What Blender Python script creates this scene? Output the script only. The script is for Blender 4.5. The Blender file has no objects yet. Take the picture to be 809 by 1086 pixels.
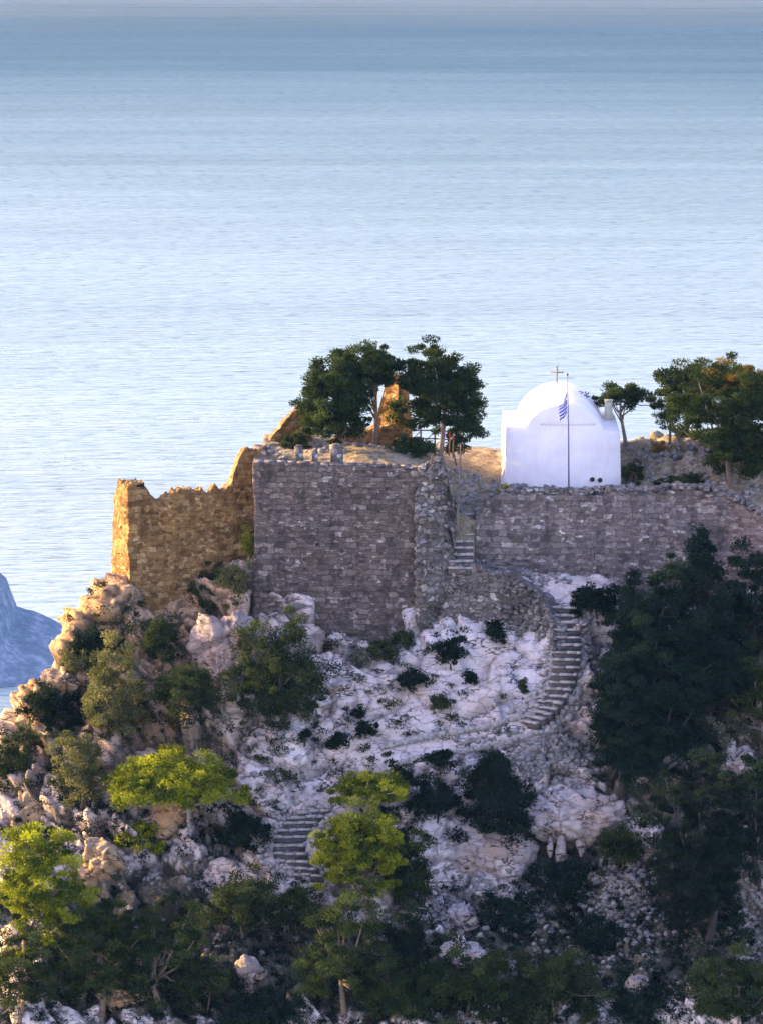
import bpy, math, random
import numpy as np
from mathutils import Vector
from mathutils.bvhtree import BVHTree

S = bpy.context.scene
COL = S.collection
R = math.radians

# ------------------------------------------------------------------ camera
PITCH = R(8.5)
DIST = 250.0
KPX = 0.05                      # metres per photograph pixel at the castle
CP, SP = math.cos(PITCH), math.sin(PITCH)
CAM = np.array([0.0, -DIST * CP, DIST * SP])
FWD = np.array([0.0, CP, -SP]); UPV = np.array([0.0, SP, CP])
cd = bpy.data.cameras.new('camera')
cd.sensor_fit = 'HORIZONTAL'; cd.sensor_width = 36.0
cd.lens = 36.0 * DIST / (809 * KPX)
cd.clip_start = 1.0; cd.clip_end = 200000.0
cam = bpy.data.objects.new('camera', cd); COL.objects.link(cam)
cam.location = CAM; cam.rotation_euler = (R(90) - PITCH, 0, 0)
S.camera = cam

# ------------------------------------------------------------------ light
SUN_AZ, SUN_EL = R(67), R(15)   # azimuth left of +Y
w = bpy.data.worlds.new('World'); S.world = w; w.use_nodes = True
nt = w.node_tree; bg = nt.nodes['Background']
sky = nt.nodes.new('ShaderNodeTexSky'); sky.sky_type = 'NISHITA'; sky.sun_disc = False
sky.sun_elevation = SUN_EL; sky.sun_rotation = -SUN_AZ
sky.air_density = 1.0; sky.dust_density = 2.2; sky.ozone_density = 2.2
tin = nt.nodes.new('ShaderNodeMixRGB'); tin.blend_type = 'MULTIPLY'; tin.inputs[0].default_value = 1.0   # violet evening air
tin.inputs[2].default_value = (1.22, .91, .98, 1)
nt.links.new(sky.outputs[0], tin.inputs[1]); nt.links.new(tin.outputs[0], bg.inputs[0]); bg.inputs[1].default_value = 0.15
sd = bpy.data.lights.new('sun', 'SUN'); sd.energy = 3.0; sd.angle = R(0.6); sd.color = (1.0, 0.68, 0.17)
so = bpy.data.objects.new('sun', sd); COL.objects.link(so)
TOSUN = Vector((-math.sin(SUN_AZ) * math.cos(SUN_EL), math.cos(SUN_AZ) * math.cos(SUN_EL), math.sin(SUN_EL)))
so.rotation_euler = TOSUN.to_track_quat('Z', 'Y').to_euler()
S.view_settings.view_transform = 'Standard'; S.view_settings.look = 'None'
S.view_settings.exposure = 2.6; S.view_settings.gamma = 1.0
S.view_settings.use_curve_mapping = False
S.render.engine = 'CYCLES'
S.cycles.max_bounces = 6; S.cycles.diffuse_bounces = 3; S.cycles.glossy_bounces = 2
S.cycles.transmission_bounces = 2; S.cycles.volume_bounces = 0
S.cycles.use_denoising = True

# ------------------------------------------------------------------ helpers
def at(u, v, y):
    """world point on the line of sight of photograph pixel (u, v) at world depth y"""
    d = FWD * DIST + np.array([(u - 404.5) * KPX, 0, 0]) + UPV * ((543 - v) * KPX)
    t = (y - CAM[1]) / d[1]
    return CAM + d * t

def pxdir(u, v):
    d = FWD * DIST + np.array([(u - 404.5) * KPX, 0, 0]) + UPV * ((543 - v) * KPX)
    return d / np.linalg.norm(d)

def tag(o, label=None, cat=None, group=None, kind=None):
    if label: o['label'] = label
    if cat: o['category'] = cat
    if group: o['group'] = group
    if kind: o['kind'] = kind
    return o

def make_mesh(name, V, polys, smooth=False):
    """V (n,3); polys: array (m,k) or list of such arrays"""
    if not isinstance(polys, (list, tuple)): polys = [polys]
    polys = [np.asarray(p, dtype=np.int32) for p in polys if len(p)]
    me = bpy.data.meshes.new(name)
    V = np.asarray(V, dtype=np.float32)
    me.vertices.add(len(V)); me.vertices.foreach_set('co', V.ravel())
    loops = np.concatenate([p.ravel() for p in polys])
    sizes = np.concatenate([np.full(len(p), p.shape[1], dtype=np.int32) for p in polys])
    starts = np.concatenate([[0], np.cumsum(sizes)[:-1]]).astype(np.int32)
    me.loops.add(len(loops)); me.loops.foreach_set('vertex_index', loops.astype(np.int32))
    me.polygons.add(len(sizes)); me.polygons.foreach_set('loop_start', starts)
    try: me.polygons.foreach_set('loop_total', sizes)
    except Exception: pass
    if smooth: me.polygons.foreach_set('use_smooth', np.ones(len(sizes), dtype=bool))
    me.update(calc_edges=True); me.validate()
    return me

def attr(me, name, vals):
    a = me.attributes.new(name, 'FLOAT', 'POINT')
    a.data.foreach_set('value', np.asarray(vals, dtype=np.float32))

def obj(name, me, mat=None, parent=None, loc=(0, 0, 0)):
    o = bpy.data.objects.new(name, me); COL.objects.link(o)
    o.location = loc
    if mat is not None: me.materials.append(mat)
    if parent is not None: o.parent = parent
    return o

def empty(name, loc):
    o = bpy.data.objects.new(name, None); COL.objects.link(o)
    o.location = loc; o.empty_display_size = 0.3
    return o

class MB:
    """collects verts and polygons for ONE mesh"""
    def __init__(self): self.V = []; self.P = {}; self.n = 0
    def add(self, V, *polys):
        V = np.asarray(V, dtype=float)
        for p in polys:
            p = np.asarray(p, dtype=np.int64)
            if p.size: self.P.setdefault(p.shape[1], []).append(p + self.n)
        self.V.append(V); self.n += len(V)
    def box(self, c, s, rot=0.0, jit=0.0, rng=None):
        c = np.asarray(c, float); h = np.asarray(s, float) / 2
        V = np.array([[x, y, z] for z in (-1, 1) for y in (-1, 1) for x in (-1, 1)], float) * h
        if jit: V += (rng.random(V.shape) - .5) * 2 * jit
        if rot:
            ca, sa = math.cos(rot), math.sin(rot)
            V = V @ np.array([[ca, sa, 0], [-sa, ca, 0], [0, 0, 1]])
        self.add(V + c, [[0, 2, 3, 1], [4, 5, 7, 6], [0, 1, 5, 4], [2, 6, 7, 3], [0, 4, 6, 2], [1, 3, 7, 5]])
    def tube(self, pts, rads, n=6):
        pts = np.asarray(pts, float); m = len(pts)
        tan = np.gradient(pts, axis=0); tan /= (np.linalg.norm(tan, axis=1, keepdims=True) + 1e-9)
        ref = np.array([0.31, 0.95, 0.05]); rings = []
        for i in range(m):
            a = np.cross(tan[i], ref); a /= np.linalg.norm(a) + 1e-9
            b = np.cross(tan[i], a)
            th = np.arange(n) * 2 * math.pi / n
            rings.append(pts[i] + rads[i] * (np.cos(th)[:, None] * a + np.sin(th)[:, None] * b))
        q = []
        for i in range(m - 1):
            for k in range(n):
                k2 = (k + 1) % n
                q.append([i * n + k, i * n + k2, (i + 1) * n + k2, (i + 1) * n + k])
        V = np.concatenate(rings + [pts[:1], pts[-1:]])
        t = [[m * n, (k + 1) % n, k] for k in range(n)] + [[m * n + 1, (m - 1) * n + k, (m - 1) * n + (k + 1) % n] for k in range(n)]
        self.add(V, q, t)
    def mesh(self, name, smooth=False):
        return make_mesh(name, np.concatenate(self.V), [np.concatenate(p) for p in self.P.values()], smooth)
    def build(self, name, mat, parent=None, smooth=False, loc=(0, 0, 0)):
        return obj(name, self.mesh(name, smooth), mat, parent, loc)

# ---- noise
def _h(ix, iy, iz, s):
    h = (ix.astype(np.int64) * 374761393 + iy.astype(np.int64) * 668265263 + iz.astype(np.int64) * 2147483647 + s * 974634777) & 0xFFFFFFFF
    h = ((h ^ (h >> 13)) * 1274126177) & 0xFFFFFFFF
    h = ((h ^ (h >> 15)) * 2246822519) & 0xFFFFFFFF
    h = h ^ (h >> 16)
    return h.astype(np.float64) / 4294967295.0

def vnoise(p, s=0):
    i = np.floor(p).astype(np.int64); f = p - i; f = f * f * f * (f * (f * 6 - 15) + 10)
    out = 0
    for dx in (0, 1):
        for dy in (0, 1):
            for dz in (0, 1):
                wgt = (f[:, 0] if dx else 1 - f[:, 0]) * (f[:, 1] if dy else 1 - f[:, 1]) * (f[:, 2] if dz else 1 - f[:, 2])
                out = out + wgt * _h(i[:, 0] + dx, i[:, 1] + dy, i[:, 2] + dz, s)
    return out * 2 - 1

def fbm(p, o=4, s=0):
    a, t = 1.0, 0
    for k in range(o):
        t = t + a * vnoise(p * (2.03 ** k) + 17.3 * k, s + k); a *= .5
    return t

def cells(p, s=0):
    i = np.floor(p).astype(np.int64); n = len(p)
    f1 = np.full(n, 9.0); f2 = np.full(n, 9.0); cen = np.zeros((n, 3)); idx = np.zeros((n, 3), np.int64)
    for dx in (-1, 0, 1):
        for dy in (-1, 0, 1):
            for dz in (-1, 0, 1):
                c = i + np.array([dx, dy, dz])
                fp = c + 0.1 + 0.8 * np.stack([_h(c[:, 0], c[:, 1], c[:, 2], s + k) for k in (1, 2, 3)], 1)
                d = np.linalg.norm(fp - p, axis=1)
                nr = d < f1
                f2 = np.where(nr, f1, np.minimum(f2, d)); f1 = np.where(nr, d, f1)
                cen[nr] = fp[nr]; idx[nr] = c[nr]
    rnd = np.stack([_h(idx[:, 0], idx[:, 1], idx[:, 2], s + k) for k in (4, 5, 6, 7)], 1)
    return f1, f2, cen, rnd

def blocks(p, scale, s):
    q = p / scale; q = q + 0.22 * np.stack([vnoise(q * 1.7, s + 50 + k) for k in range(3)], 1)
    f1, f2, cen, rnd = cells(q, s)
    crack = np.exp(-((f2 - f1) / 0.10) ** 2)
    d = (rnd[:, 0] - .5) * 0.55 + ((q - cen) * (rnd[:, 1:4] - .5) * 1.5).sum(1) - 0.30 * crack
    return d * scale, crack

def sm(a, b, x):
    t = np.clip((x - a) / (b - a), 0, 1); return t * t * (3 - 2 * t)

# ------------------------------------------------------------------ materials
class N:
    def __init__(self, name):
        self.m = bpy.data.materials.new(name); self.m.use_nodes = True
        self.t = self.m.node_tree; self.t.nodes.clear()
        self.out = self.t.nodes.new('ShaderNodeOutputMaterial')
    def n(self, typ, **k):
        x = self.t.nodes.new('ShaderNode' + typ)
        for a, b in k.items():
            if a in ('ins',):
                for i, v in b.items(): x.inputs[i].default_value = v
            else: setattr(x, a, b)
        return x
    def l(self, a, b): self.t.links.new(a, b)
    def coords(self, scale=(1, 1, 1), rot=(0, 0, 0)):
        tc = self.n('TexCoord'); mp = self.n('Mapping')
        mp.inputs['Scale'].default_value = scale; mp.inputs['Rotation'].default_value = rot
        self.l(tc.outputs['Object'], mp.inputs['Vector']); return mp.outputs[0]
    def noise(self, vec, scale, detail=4, rough=.55):
        x = self.n('TexNoise'); x.inputs['Scale'].default_value = scale; x.inputs['Detail'].default_value = detail
        x.inputs['Roughness'].default_value = rough; self.l(vec, x.inputs['Vector']); return x.outputs['Fac']
    def ramp(self, fac, stops):
        x = self.n('ValToRGB'); cr = x.color_ramp
        while len(cr.elements) < len(stops): cr.elements.new(.5)
        for e, (p, c) in zip(cr.elements, stops):
            e.position = p; e.color = (*c, 1) if len(c) == 3 else c
        self.l(fac, x.inputs['Fac']); return x.outputs['Color']
    def mix(self, fac, a, b, blend='MIX'):
        x = self.n('MixRGB', blend_type=blend)
        for s, v in (('Fac', fac), ('Color1', a), ('Color2', b)):
            if hasattr(v, 'is_linked') or isinstance(v, bpy.types.NodeSocket): self.l(v, x.inputs[s])
            elif isinstance(v, (int, float)): x.inputs[s].default_value = v
            else: x.inputs[s].default_value = (*v, 1)
        return x.outputs[0]
    def math(self, op, a, b=0.0, clamp=False):
        x = self.n('Math', operation=op, use_clamp=clamp)
        for i, v in enumerate((a, b)):
            if isinstance(v, bpy.types.NodeSocket): self.l(v, x.inputs[i])
            else: x.inputs[i].default_value = v
        return x.outputs[0]
    def attr(self, name):
        x = self.n('Attribute', attribute_name=name); return x.outputs['Fac']
    def bump(self, h, strength, dist=.05, normal=None):
        x = self.n('Bump'); x.inputs['Strength'].default_value = strength; x.inputs['Distance'].default_value = dist
        self.l(h, x.inputs['Height'])
        if normal is not None: self.l(normal, x.inputs['Normal'])
        return x.outputs[0]
    def bsdf(self, col, rough=.9, normal=None, spec=.2):
        b = self.n('BsdfPrincipled'); b.inputs['Roughness'].default_value = rough
        b.inputs['Specular IOR Level'].default_value = spec
        if isinstance(col, bpy.types.NodeSocket): self.l(col, b.inputs['Base Color'])
        else: b.inputs['Base Color'].default_value = (*col, 1)
        if normal is not None: self.l(normal, b.inputs['Normal'])
        self.l(b.outputs[0], self.out.inputs[0]); return b

def stone_mat(name, pal, mortar, scale=3.2, zs=1.9, patch=None, bump=.9, mort_w=.10, course=True):
    k = N(name)
    v0 = k.coords()
    nz = k.n('TexNoise'); nz.inputs['Scale'].default_value = 2.4; nz.inputs['Detail'].default_value = 3
    k.l(v0, nz.inputs['Vector'])
    ad = k.n('VectorMath', operation='MULTIPLY_ADD'); k.l(nz.outputs['Color'], ad.inputs[0])
    ad.inputs[1].default_value = (.42, .42, .34); k.l(v0, ad.inputs[2])
    if course:
        sx = k.n('SeparateXYZ'); k.l(ad.outputs[0], sx.inputs[0]); cx = k.n('CombineXYZ')
        k.l(k.math('ADD', sx.outputs[0], k.math('MULTIPLY', sx.outputs[1], .93)), cx.inputs[0]); k.l(sx.outputs[2], cx.inputs[1])
        lv = []
        for sc, off in ((.82, 0.0), (1.6, 3.7)):     # two sizes of stone, laid in patches
            br = k.n('TexBrick', offset=.5, squash=1.3, squash_frequency=3)
            mpp = k.n('Mapping'); mpp.inputs['Location'].default_value = (off, off * .37, 0); k.l(cx.outputs[0], mpp.inputs['Vector']); k.l(mpp.outputs[0], br.inputs['Vector'])
            br.inputs['Color1'].default_value = (0, 0, 0, 1); br.inputs['Color2'].default_value = (1, 1, 1, 1); br.inputs['Mortar'].default_value = (.5, .5, .5, 1)
            br.inputs['Scale'].default_value = sc; br.inputs['Brick Width'].default_value = 1.35 / scale; br.inputs['Row Height'].default_value = 1.35 / scale / zs
            br.inputs['Mortar Size'].default_value = mort_w * .20; br.inputs['Mortar Smooth'].default_value = .5; br.inputs['Bias'].default_value = 0
            lv.append(br)
        sel = k.ramp(k.noise(v0, .75, 3, .6), [(.47, (0, 0, 0)), (.53, (1, 1, 1))])
        tone = k.mix(sel, lv[0].outputs['Color'], lv[1].outputs['Color']); mfac = k.mix(sel, lv[0].outputs['Fac'], lv[1].outputs['Fac'])
        tone = k.math('ADD', k.math('MULTIPLY', tone, .85), k.math('MULTIPLY', k.math('SUBTRACT', k.noise(v0, 2.6, 5, .75), .42), .9), True)
        col = k.ramp(tone, pal); stone_f = k.math('SUBTRACT', 1.0, mfac)
    else:
        mp = k.n('Mapping'); mp.inputs['Scale'].default_value = (scale, scale, scale * zs); k.l(ad.outputs[0], mp.inputs['Vector'])
        v = k.n('TexVoronoi', feature='F1'); v.inputs['Scale'].default_value = 1; v.inputs['Randomness'].default_value = .8
        k.l(mp.outputs[0], v.inputs['Vector'])
        e = k.n('TexVoronoi', feature='DISTANCE_TO_EDGE'); e.inputs['Scale'].default_value = 1; e.inputs['Randomness'].default_value = .8
        k.l(mp.outputs[0], e.inputs['Vector'])
        sep = k.n('SeparateColor'); k.l(v.outputs['Color'], sep.inputs[0])
        tone = sep.outputs[0]; col = k.ramp(tone, pal)
    fine = k.noise(v0, 9, 5, .65)
    col = k.mix(.5, col, k.ramp(fine, [(.25, (.35, .35, .36)), (.5, (.85, .85, .85)), (.75, (1.25, 1.22, 1.2))]), 'MULTIPLY')
    big = k.noise(v0, .55, 4, .6)
    col = k.mix(.75, col, k.ramp(big, [(.3, patch[0]), (.5, (1, 1, 1)), (.7, patch[1])]), 'MULTIPLY') if patch else col
    if not course:
        mw = k.math('MULTIPLY', big, mort_w * 2.2)
        m = k.n('MapRange', interpolation_type='SMOOTHSTEP'); k.l(e.outputs['Distance'], m.inputs['Value'])
        m.inputs['From Min'].default_value = .0; k.l(mw, m.inputs['From Max']); stone_f = m.outputs[0]
    col = k.mix(stone_f, mortar, col)
    strk = k.n('Mapping'); strk.inputs['Scale'].default_value = (1.3, 1.3, .16); k.l(v0, strk.inputs['Vector'])
    col = k.mix(.7, col, k.ramp(k.noise(strk.outputs[0], 1.0, 6, .7), [(.34, (.52, .50, .50)), (.47, (1, 1, 1)), (.66, (1.18, 1.15, 1.12))]), 'MULTIPLY')
    hgt = k.math('ADD', k.math('MULTIPLY', stone_f, .7), k.math('MULTIPLY', fine, .5))
    hgt = k.math('ADD', hgt, k.math('MULTIPLY', tone, .5))
    k.bsdf(col, .95, k.bump(hgt, bump, .09), .1)
    return k.m

M_KEEP = stone_mat('keep_masonry', [(0, (.06, .047, .045)), (.35, (.115, .09, .083)), (.7, (.16, .128, .115)), (.88, (.23, .19, .175)), (1, (.42, .385, .365))],
                   (.066, .054, .051), 3.5, 1.6, ((.62, .6, .62), (1.28, 1.2, 1.15)), .9, .08)
M_WARM = stone_mat('warm_masonry', [(0, (.10, .055, .024)), (.4, (.195, .115, .048)), (.75, (.27, .17, .075)), (1, (.43, .31, .17))],
                   (.115, .066, .034), 3.3, 1.6, ((.7, .62, .55), (1.2, 1.12, 1.0)), .6, .07)
M_CURT = stone_mat('curtain_masonry', [(0, (.085, .07, .07)), (.35, (.15, .125, .123)), (.72, (.21, .178, .175)), (.88, (.29, .26, .25)), (1, (.5, .47, .45))],
                   (.082, .07, .069), 3.2, 1.6, ((.62, .62, .66), (1.25, 1.2, 1.18)), .7, .09)
M_RUBB = stone_mat('rubble_masonry', [(0, (.10, .087, .084)), (.4, (.16, .142, .137)), (.8, (.225, .203, .197)), (1, (.38, .36, .345))],
                   (.13, .115, .11), 2.7, 1.3, ((.65, .65, .68), (1.2, 1.18, 1.15)), .9, .09, False)

def rock_mat(name, use_attr=True, mul=(.97, .90, .92)):
    k = N(name); v = k.coords()
    st = k.coords((1.0, 1.0, 2.6), (0, R(38), R(10)))
    base = k.ramp(k.noise(v, .35, 6, .6), [(.28, (.54, .50, .485)), (.45, (.66, .63, .61)), (.62, (.72, .69, .665)), (.8, (.76, .73, .70))])
    ochre = k.ramp(k.noise(v, .23, 5, .6), [(.50, (1, 1, 1)), (.66, (1.0, .82, .64))])
    col = k.mix(.8, base, ochre, 'MULTIPLY')
    strk = k.noise(st, 1.3, 7, .7)
    col = k.mix(.75, col, k.ramp(strk, [(.33, (.60, .60, .64)), (.44, (.93, .93, .95)), (.6, (1.03, 1.03, 1.03))]), 'MULTIPLY')
    speck = k.noise(v, 2.6, 6, .72)
    col = k.mix(.8, col, k.ramp(speck, [(.32, (.15, .15, .16)), (.36, (.88, .88, .9)), (.55, (1, 1, 1))]), 'MULTIPLY')
    vo = k.n('TexVoronoi', feature='DISTANCE_TO_EDGE'); vo.inputs['Scale'].default_value = .55
    nz = k.n('TexNoise'); nz.inputs['Scale'].default_value = 1.1; nz.inputs['Detail'].default_value = 4; k.l(st, nz.inputs['Vector'])
    ad = k.n('VectorMath', operation='MULTIPLY_ADD'); k.l(nz.outputs['Color'], ad.inputs[0]); ad.inputs[1].default_value = (1.6, 1.6, 1.6); k.l(st, ad.inputs[2])
    k.l(ad.outputs[0], vo.inputs['Vector'])
    cr = k.ramp(vo.outputs['Distance'], [(0.0, (.25, .24, .26)), (.03, (.85, .85, .85)), (.05, (1, 1, 1))])
    col = k.mix(.85, col, cr, 'MULTIPLY')
    vo2 = k.n('TexVoronoi', feature='DISTANCE_TO_EDGE'); vo2.inputs['Scale'].default_value = .75
    ad2 = k.n('VectorMath', operation='MULTIPLY_ADD'); nz2 = k.n('TexNoise'); nz2.inputs['Scale'].default_value = 2.3; nz2.inputs['Detail'].default_value = 5; k.l(st, nz2.inputs['Vector'])
    k.l(nz2.outputs['Color'], ad2.inputs[0]); ad2.inputs[1].default_value = (1.0, 1.0, 1.0); k.l(st, ad2.inputs[2]); k.l(ad2.outputs[0], vo2.inputs['Vector'])
    msk = k.ramp(k.noise(v, .8, 3, .5), [(.48, (0, 0, 0)), (.60, (1, 1, 1))])
    fis = k.mix(msk, (1, 1, 1), k.ramp(vo2.outputs['Distance'], [(0, (.07, .065, .07)), (.035, (.25, .24, .26)), (.06, (1, 1, 1))]))
    col = k.mix(.95, col, fis, 'MULTIPLY')
    pits = k.ramp(k.noise(st, 1.1, 5, .6), [(.31, (.06, .06, .065)), (.335, (.4, .4, .4)), (.35, (1, 1, 1))])
    col = k.mix(.95, col, pits, 'MULTIPLY')
    col = k.mix(1.0, col, mul, 'MULTIPLY')
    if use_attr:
        soil_shade = k.attr('soil_shade')
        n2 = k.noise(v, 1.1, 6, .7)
        s2 = k.math('ADD', soil_shade, k.math('MULTIPLY', k.math('SUBTRACT', n2, .5), 1.3))
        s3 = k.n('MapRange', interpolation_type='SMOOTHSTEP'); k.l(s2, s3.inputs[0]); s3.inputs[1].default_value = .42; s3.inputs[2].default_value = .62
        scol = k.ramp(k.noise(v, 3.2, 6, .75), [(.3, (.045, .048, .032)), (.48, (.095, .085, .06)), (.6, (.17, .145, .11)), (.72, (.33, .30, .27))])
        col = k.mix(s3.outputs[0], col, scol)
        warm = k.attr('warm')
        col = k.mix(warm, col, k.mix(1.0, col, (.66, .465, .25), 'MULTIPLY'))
        ck = k.attr('crack')
        col = k.mix(k.math('MULTIPLY', ck, .85, True), col, (.055, .05, .045))
    h = k.math('ADD', k.math('MULTIPLY', strk, .8), k.math('MULTIPLY', speck, .6))
    h = k.math('ADD', h, k.math('MULTIPLY', k.noise(v, 7, 5, .7), .25))
    k.bsdf(col, .95, k.bump(h, .7, .2), .1)
    return k.m

M_ROCK = rock_mat('limestone_ground'); M_BOULD = rock_mat('limestone_boulder', False, (.66, .60, .61)); M_BOULD_W = rock_mat('ochre_limestone_boulder', False, (.52, .40, .27)); M_BOULD_G = rock_mat('grey_limestone_boulder', False, (.47, .405, .385))

def earth_mat():
    k = N('terrace_earth'); v = k.coords()
    col = k.ramp(k.noise(v, 1.2, 7, .7), [(.3, (.13, .105, .075)), (.45, (.27, .22, .15)), (.6, (.40, .33, .23)), (.75, (.5, .44, .34))])
    col = k.mix(.8, col, k.ramp(k.noise(v, 5, 6, .75), [(.35, (.3, .28, .26)), (.5, (1, 1, 1)), (.7, (1.2, 1.2, 1.15))]), 'MULTIPLY')
    h = k.noise(v, 3, 8, .75)
    k.bsdf(col, .95, k.bump(h, 1.0, .3), .1); return k.m
M_EARTH = earth_mat()

def plain(name, col, rough=.7, var=.25, scale=6, bump=.2, spec=.3):
    k = N(name); v = k.coords(); n = k.noise(v, scale, 5, .6)
    c = k.mix(1.0, col, k.ramp(n, [(.3, (1 - var,) * 3), (.7, (1 + var,) * 3)]), 'MULTIPLY')
    k.bsdf(c, rough, k.bump(n, bump, .05), spec); return k.m
def plaster_mat():
    k = N('white_plaster'); v = k.coords(); stv = k.coords((2.2, 2.2, .35))
    col = k.mix(1.0, (.78, .735, .755), k.ramp(k.noise(v, .8, 5, .6), [(.3, (.88, .87, .86)), (.6, (1.02, 1.02, 1.02))]), 'MULTIPLY')
    col = k.mix(.22, col, k.ramp(k.noise(stv, 1.4, 6, .7), [(.33, (.66, .64, .62)), (.45, (1, 1, 1))]), 'MULTIPLY')
    h = k.math('ADD', k.noise(v, 2.2, 5, .6), k.math('MULTIPLY', k.noise(v, 12, 3, .6), .25))
    k.bsdf(col, .9, k.bump(h, .45, .06), .15); return k.m
M_PLAST = plaster_mat()
M_BARK = plain('grey_bark', (.16, .12, .095), .95, .45, 8, .6, .1)
M_BARKD = plain('dark_bark', (.045, .040, .040), .95, .4, 8, .6, .1)
M_BARKP = plain('pale_bark', (.27, .235, .215), .95, .35, 8, .6, .1)
M_WOOD = plain('weathered_wood', (.20, .15, .11), .9, .4, 9, .4, .1)
M_IRON = plain('dark_iron', (.06, .055, .06), .6, .3, 12, .2, .4)
M_CROSS = plain('cross_paint', (.22, .20, .15), .7, .3, 12, .2, .3)
M_STEP = plain('step_stone', (.30, .275, .265), .9, .35, 4, .6, .1)
M_RISER = plain('step_riser', (.10, .09, .088), .95, .4, 6, .6, .1)
M_SCREE = plain('scree_stone', (.21, .195, .19), .95, .45, 2.5, .6, .1)
M_POLE = plain('pole_paint', (.18, .18, .24), .6, .2, 8, .1, .3)
M_DARK = plain('dark_clay', (.05, .035, .03), .9, .3, 8, .2, .1)
M_CHIM = plain('old_plaster', (.46, .43, .33), .9, .3, 4, .4, .1)
M_RED = plain('red_tape', (.45, .07, .05), .8, .2, 8, .1, .1)

def leaf_mat(name, dark, light, trans=.3):
    k = N(name); t = k.attr('tint')
    col = k.ramp(t, [(0.0, dark), (.55, tuple((a + b) / 2 for a, b in zip(dark, light))), (1.0, light)])
    d = k.n('BsdfDiffuse'); k.l(col, d.inputs[0])
    tr = k.n('BsdfTranslucent'); k.l(k.mix(1.0, col, (1.0, 1.1, .5), 'MULTIPLY'), tr.inputs[0])
    mx = k.n('MixShader'); mx.inputs[0].default_value = trans
    k.l(d.outputs[0], mx.inputs[1]); k.l(tr.outputs[0], mx.inputs[2]); k.l(mx.outputs[0], k.out.inputs[0]); return k.m

LEAF = {
    'pine': leaf_mat('pine_needles', (.012, .022, .011), (.055, .078, .028)),
    'bright': leaf_mat('sunlit_pine_needles', (.035, .06, .012), (.37, .39, .026), .3),  # pine needles with sunlight put into the leaf colour
    'dusk': leaf_mat('shaded_pine_needles', (.007, .016, .014), (.024, .042, .030)),  # darker bluish needles, shade put into the leaf colour
    'olive': leaf_mat('olive_leaves', (.06, .068, .030), (.20, .19, .085)),
    'scrub': leaf_mat('scrub_leaves', (.016, .025, .013), (.070, .090, .034)),
    'juniper': leaf_mat('juniper_leaves', (.006, .012, .010), (.022, .036, .026)),
    'dry': leaf_mat('dry_leaves', (.12, .075, .025), (.34, .22, .075)),
    'rust': leaf_mat('browning_needles', (.035, .038, .014), (.19, .12, .035)),
    'lime': leaf_mat('yellow_green_leaves', (.11, .12, .02), (.34, .33, .05), .4),
    'grey': leaf_mat('grey_green_leaves', (.06, .07, .055), (.19, .20, .15)),
}

# ------------------------------------------------------------------ terrain
CP_FRONT = [  # u, v, depth y : points read off the visible slope
    (137, 655, 0.6), (120, 618, 2.6), (103, 630, 2.4), (85, 660, 2.0), (70, 692, 1.3), (50, 715, .5), (28, 730, -.4), (15, 768, -1.2), (0, 792, -1.8),
    (200, 650, .8), (235, 625, 1.2), (262, 600, 1.6), (268, 650, -.2), (240, 665, -.9), (200, 705, -1.9), (150, 720, -2.0), (100, 745, -2.3), (60, 780, -3.0), (20, 830, -4.2), (0, 880, -6),
    (330, 672, -.3), (400, 676, -.3), (450, 668, -.4), (360, 715, -2.6), (300, 760, -4.2), (240, 770, -4.4), (180, 790, -5.0), (120, 830, -5.8), (60, 870, -6.6),
    (430, 720, -2.4), (480, 650, -.4), (530, 650, -.7), (570, 660, -1.2), (500, 700, -2.0), (560, 720, -2.5), (480, 770, -4.6), (400, 790, -5.4), (540, 770, -4.6), (340, 830, -7.0),
    (600, 646, -1.0), (600, 700, -2.5), (575, 765, -4.7), (560, 800, -5.8), (630, 700, -2.3), (640, 655, -1.0),
    (280, 850, -7.6), (330, 880, -8.8), (230, 880, -8.2), (160, 900, -8.6), (100, 920, -9.2), (40, 960, -10.5), (0, 1000, -12),
    (420, 830, -7.0), (470, 830, -6.6), (520, 835, -7.0), (590, 830, -6.8), (640, 835, -6.6),
    (460, 860, -7.7), (520, 875, -8.0), (590, 870, -7.9), (650, 865, -7.6), (470, 940, -9.2), (530, 940, -9.2), (590, 935, -8.6), (650, 930, -9.6),
    (470, 980, -11.5), (560, 985, -11.8), (640, 980, -12.2), (400, 940, -10.5), (330, 950, -11.2), (250, 950, -10.8), (180, 990, -12.0), (100, 1030, -14),
    (700, 640, -.3), (760, 655, -1.0), (809, 655, -3.4), (680, 720, -3.0), (740, 720, -3.6), (809, 720, -5.0), (700, 790, -5.6), (770, 790, -6.4),
    (700, 860, -8.2), (760, 860, -8.6), (809, 850, -8.8), (700, 940, -11), (760, 940, -11.6), (809, 930, -11.8), (720, 1010, -14.6), (809, 1010, -15),
    (0, 1085, -17), (80, 1085, -17.2), (180, 1085, -17), (280, 1085, -17.2), (380, 1085, -17.5), (480, 1085, -17.8), (580, 1085, -18), (680, 1085, -18.4), (809, 1085, -18.8),
]
ctrl = [at(*c) for c in CP_FRONT]
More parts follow.
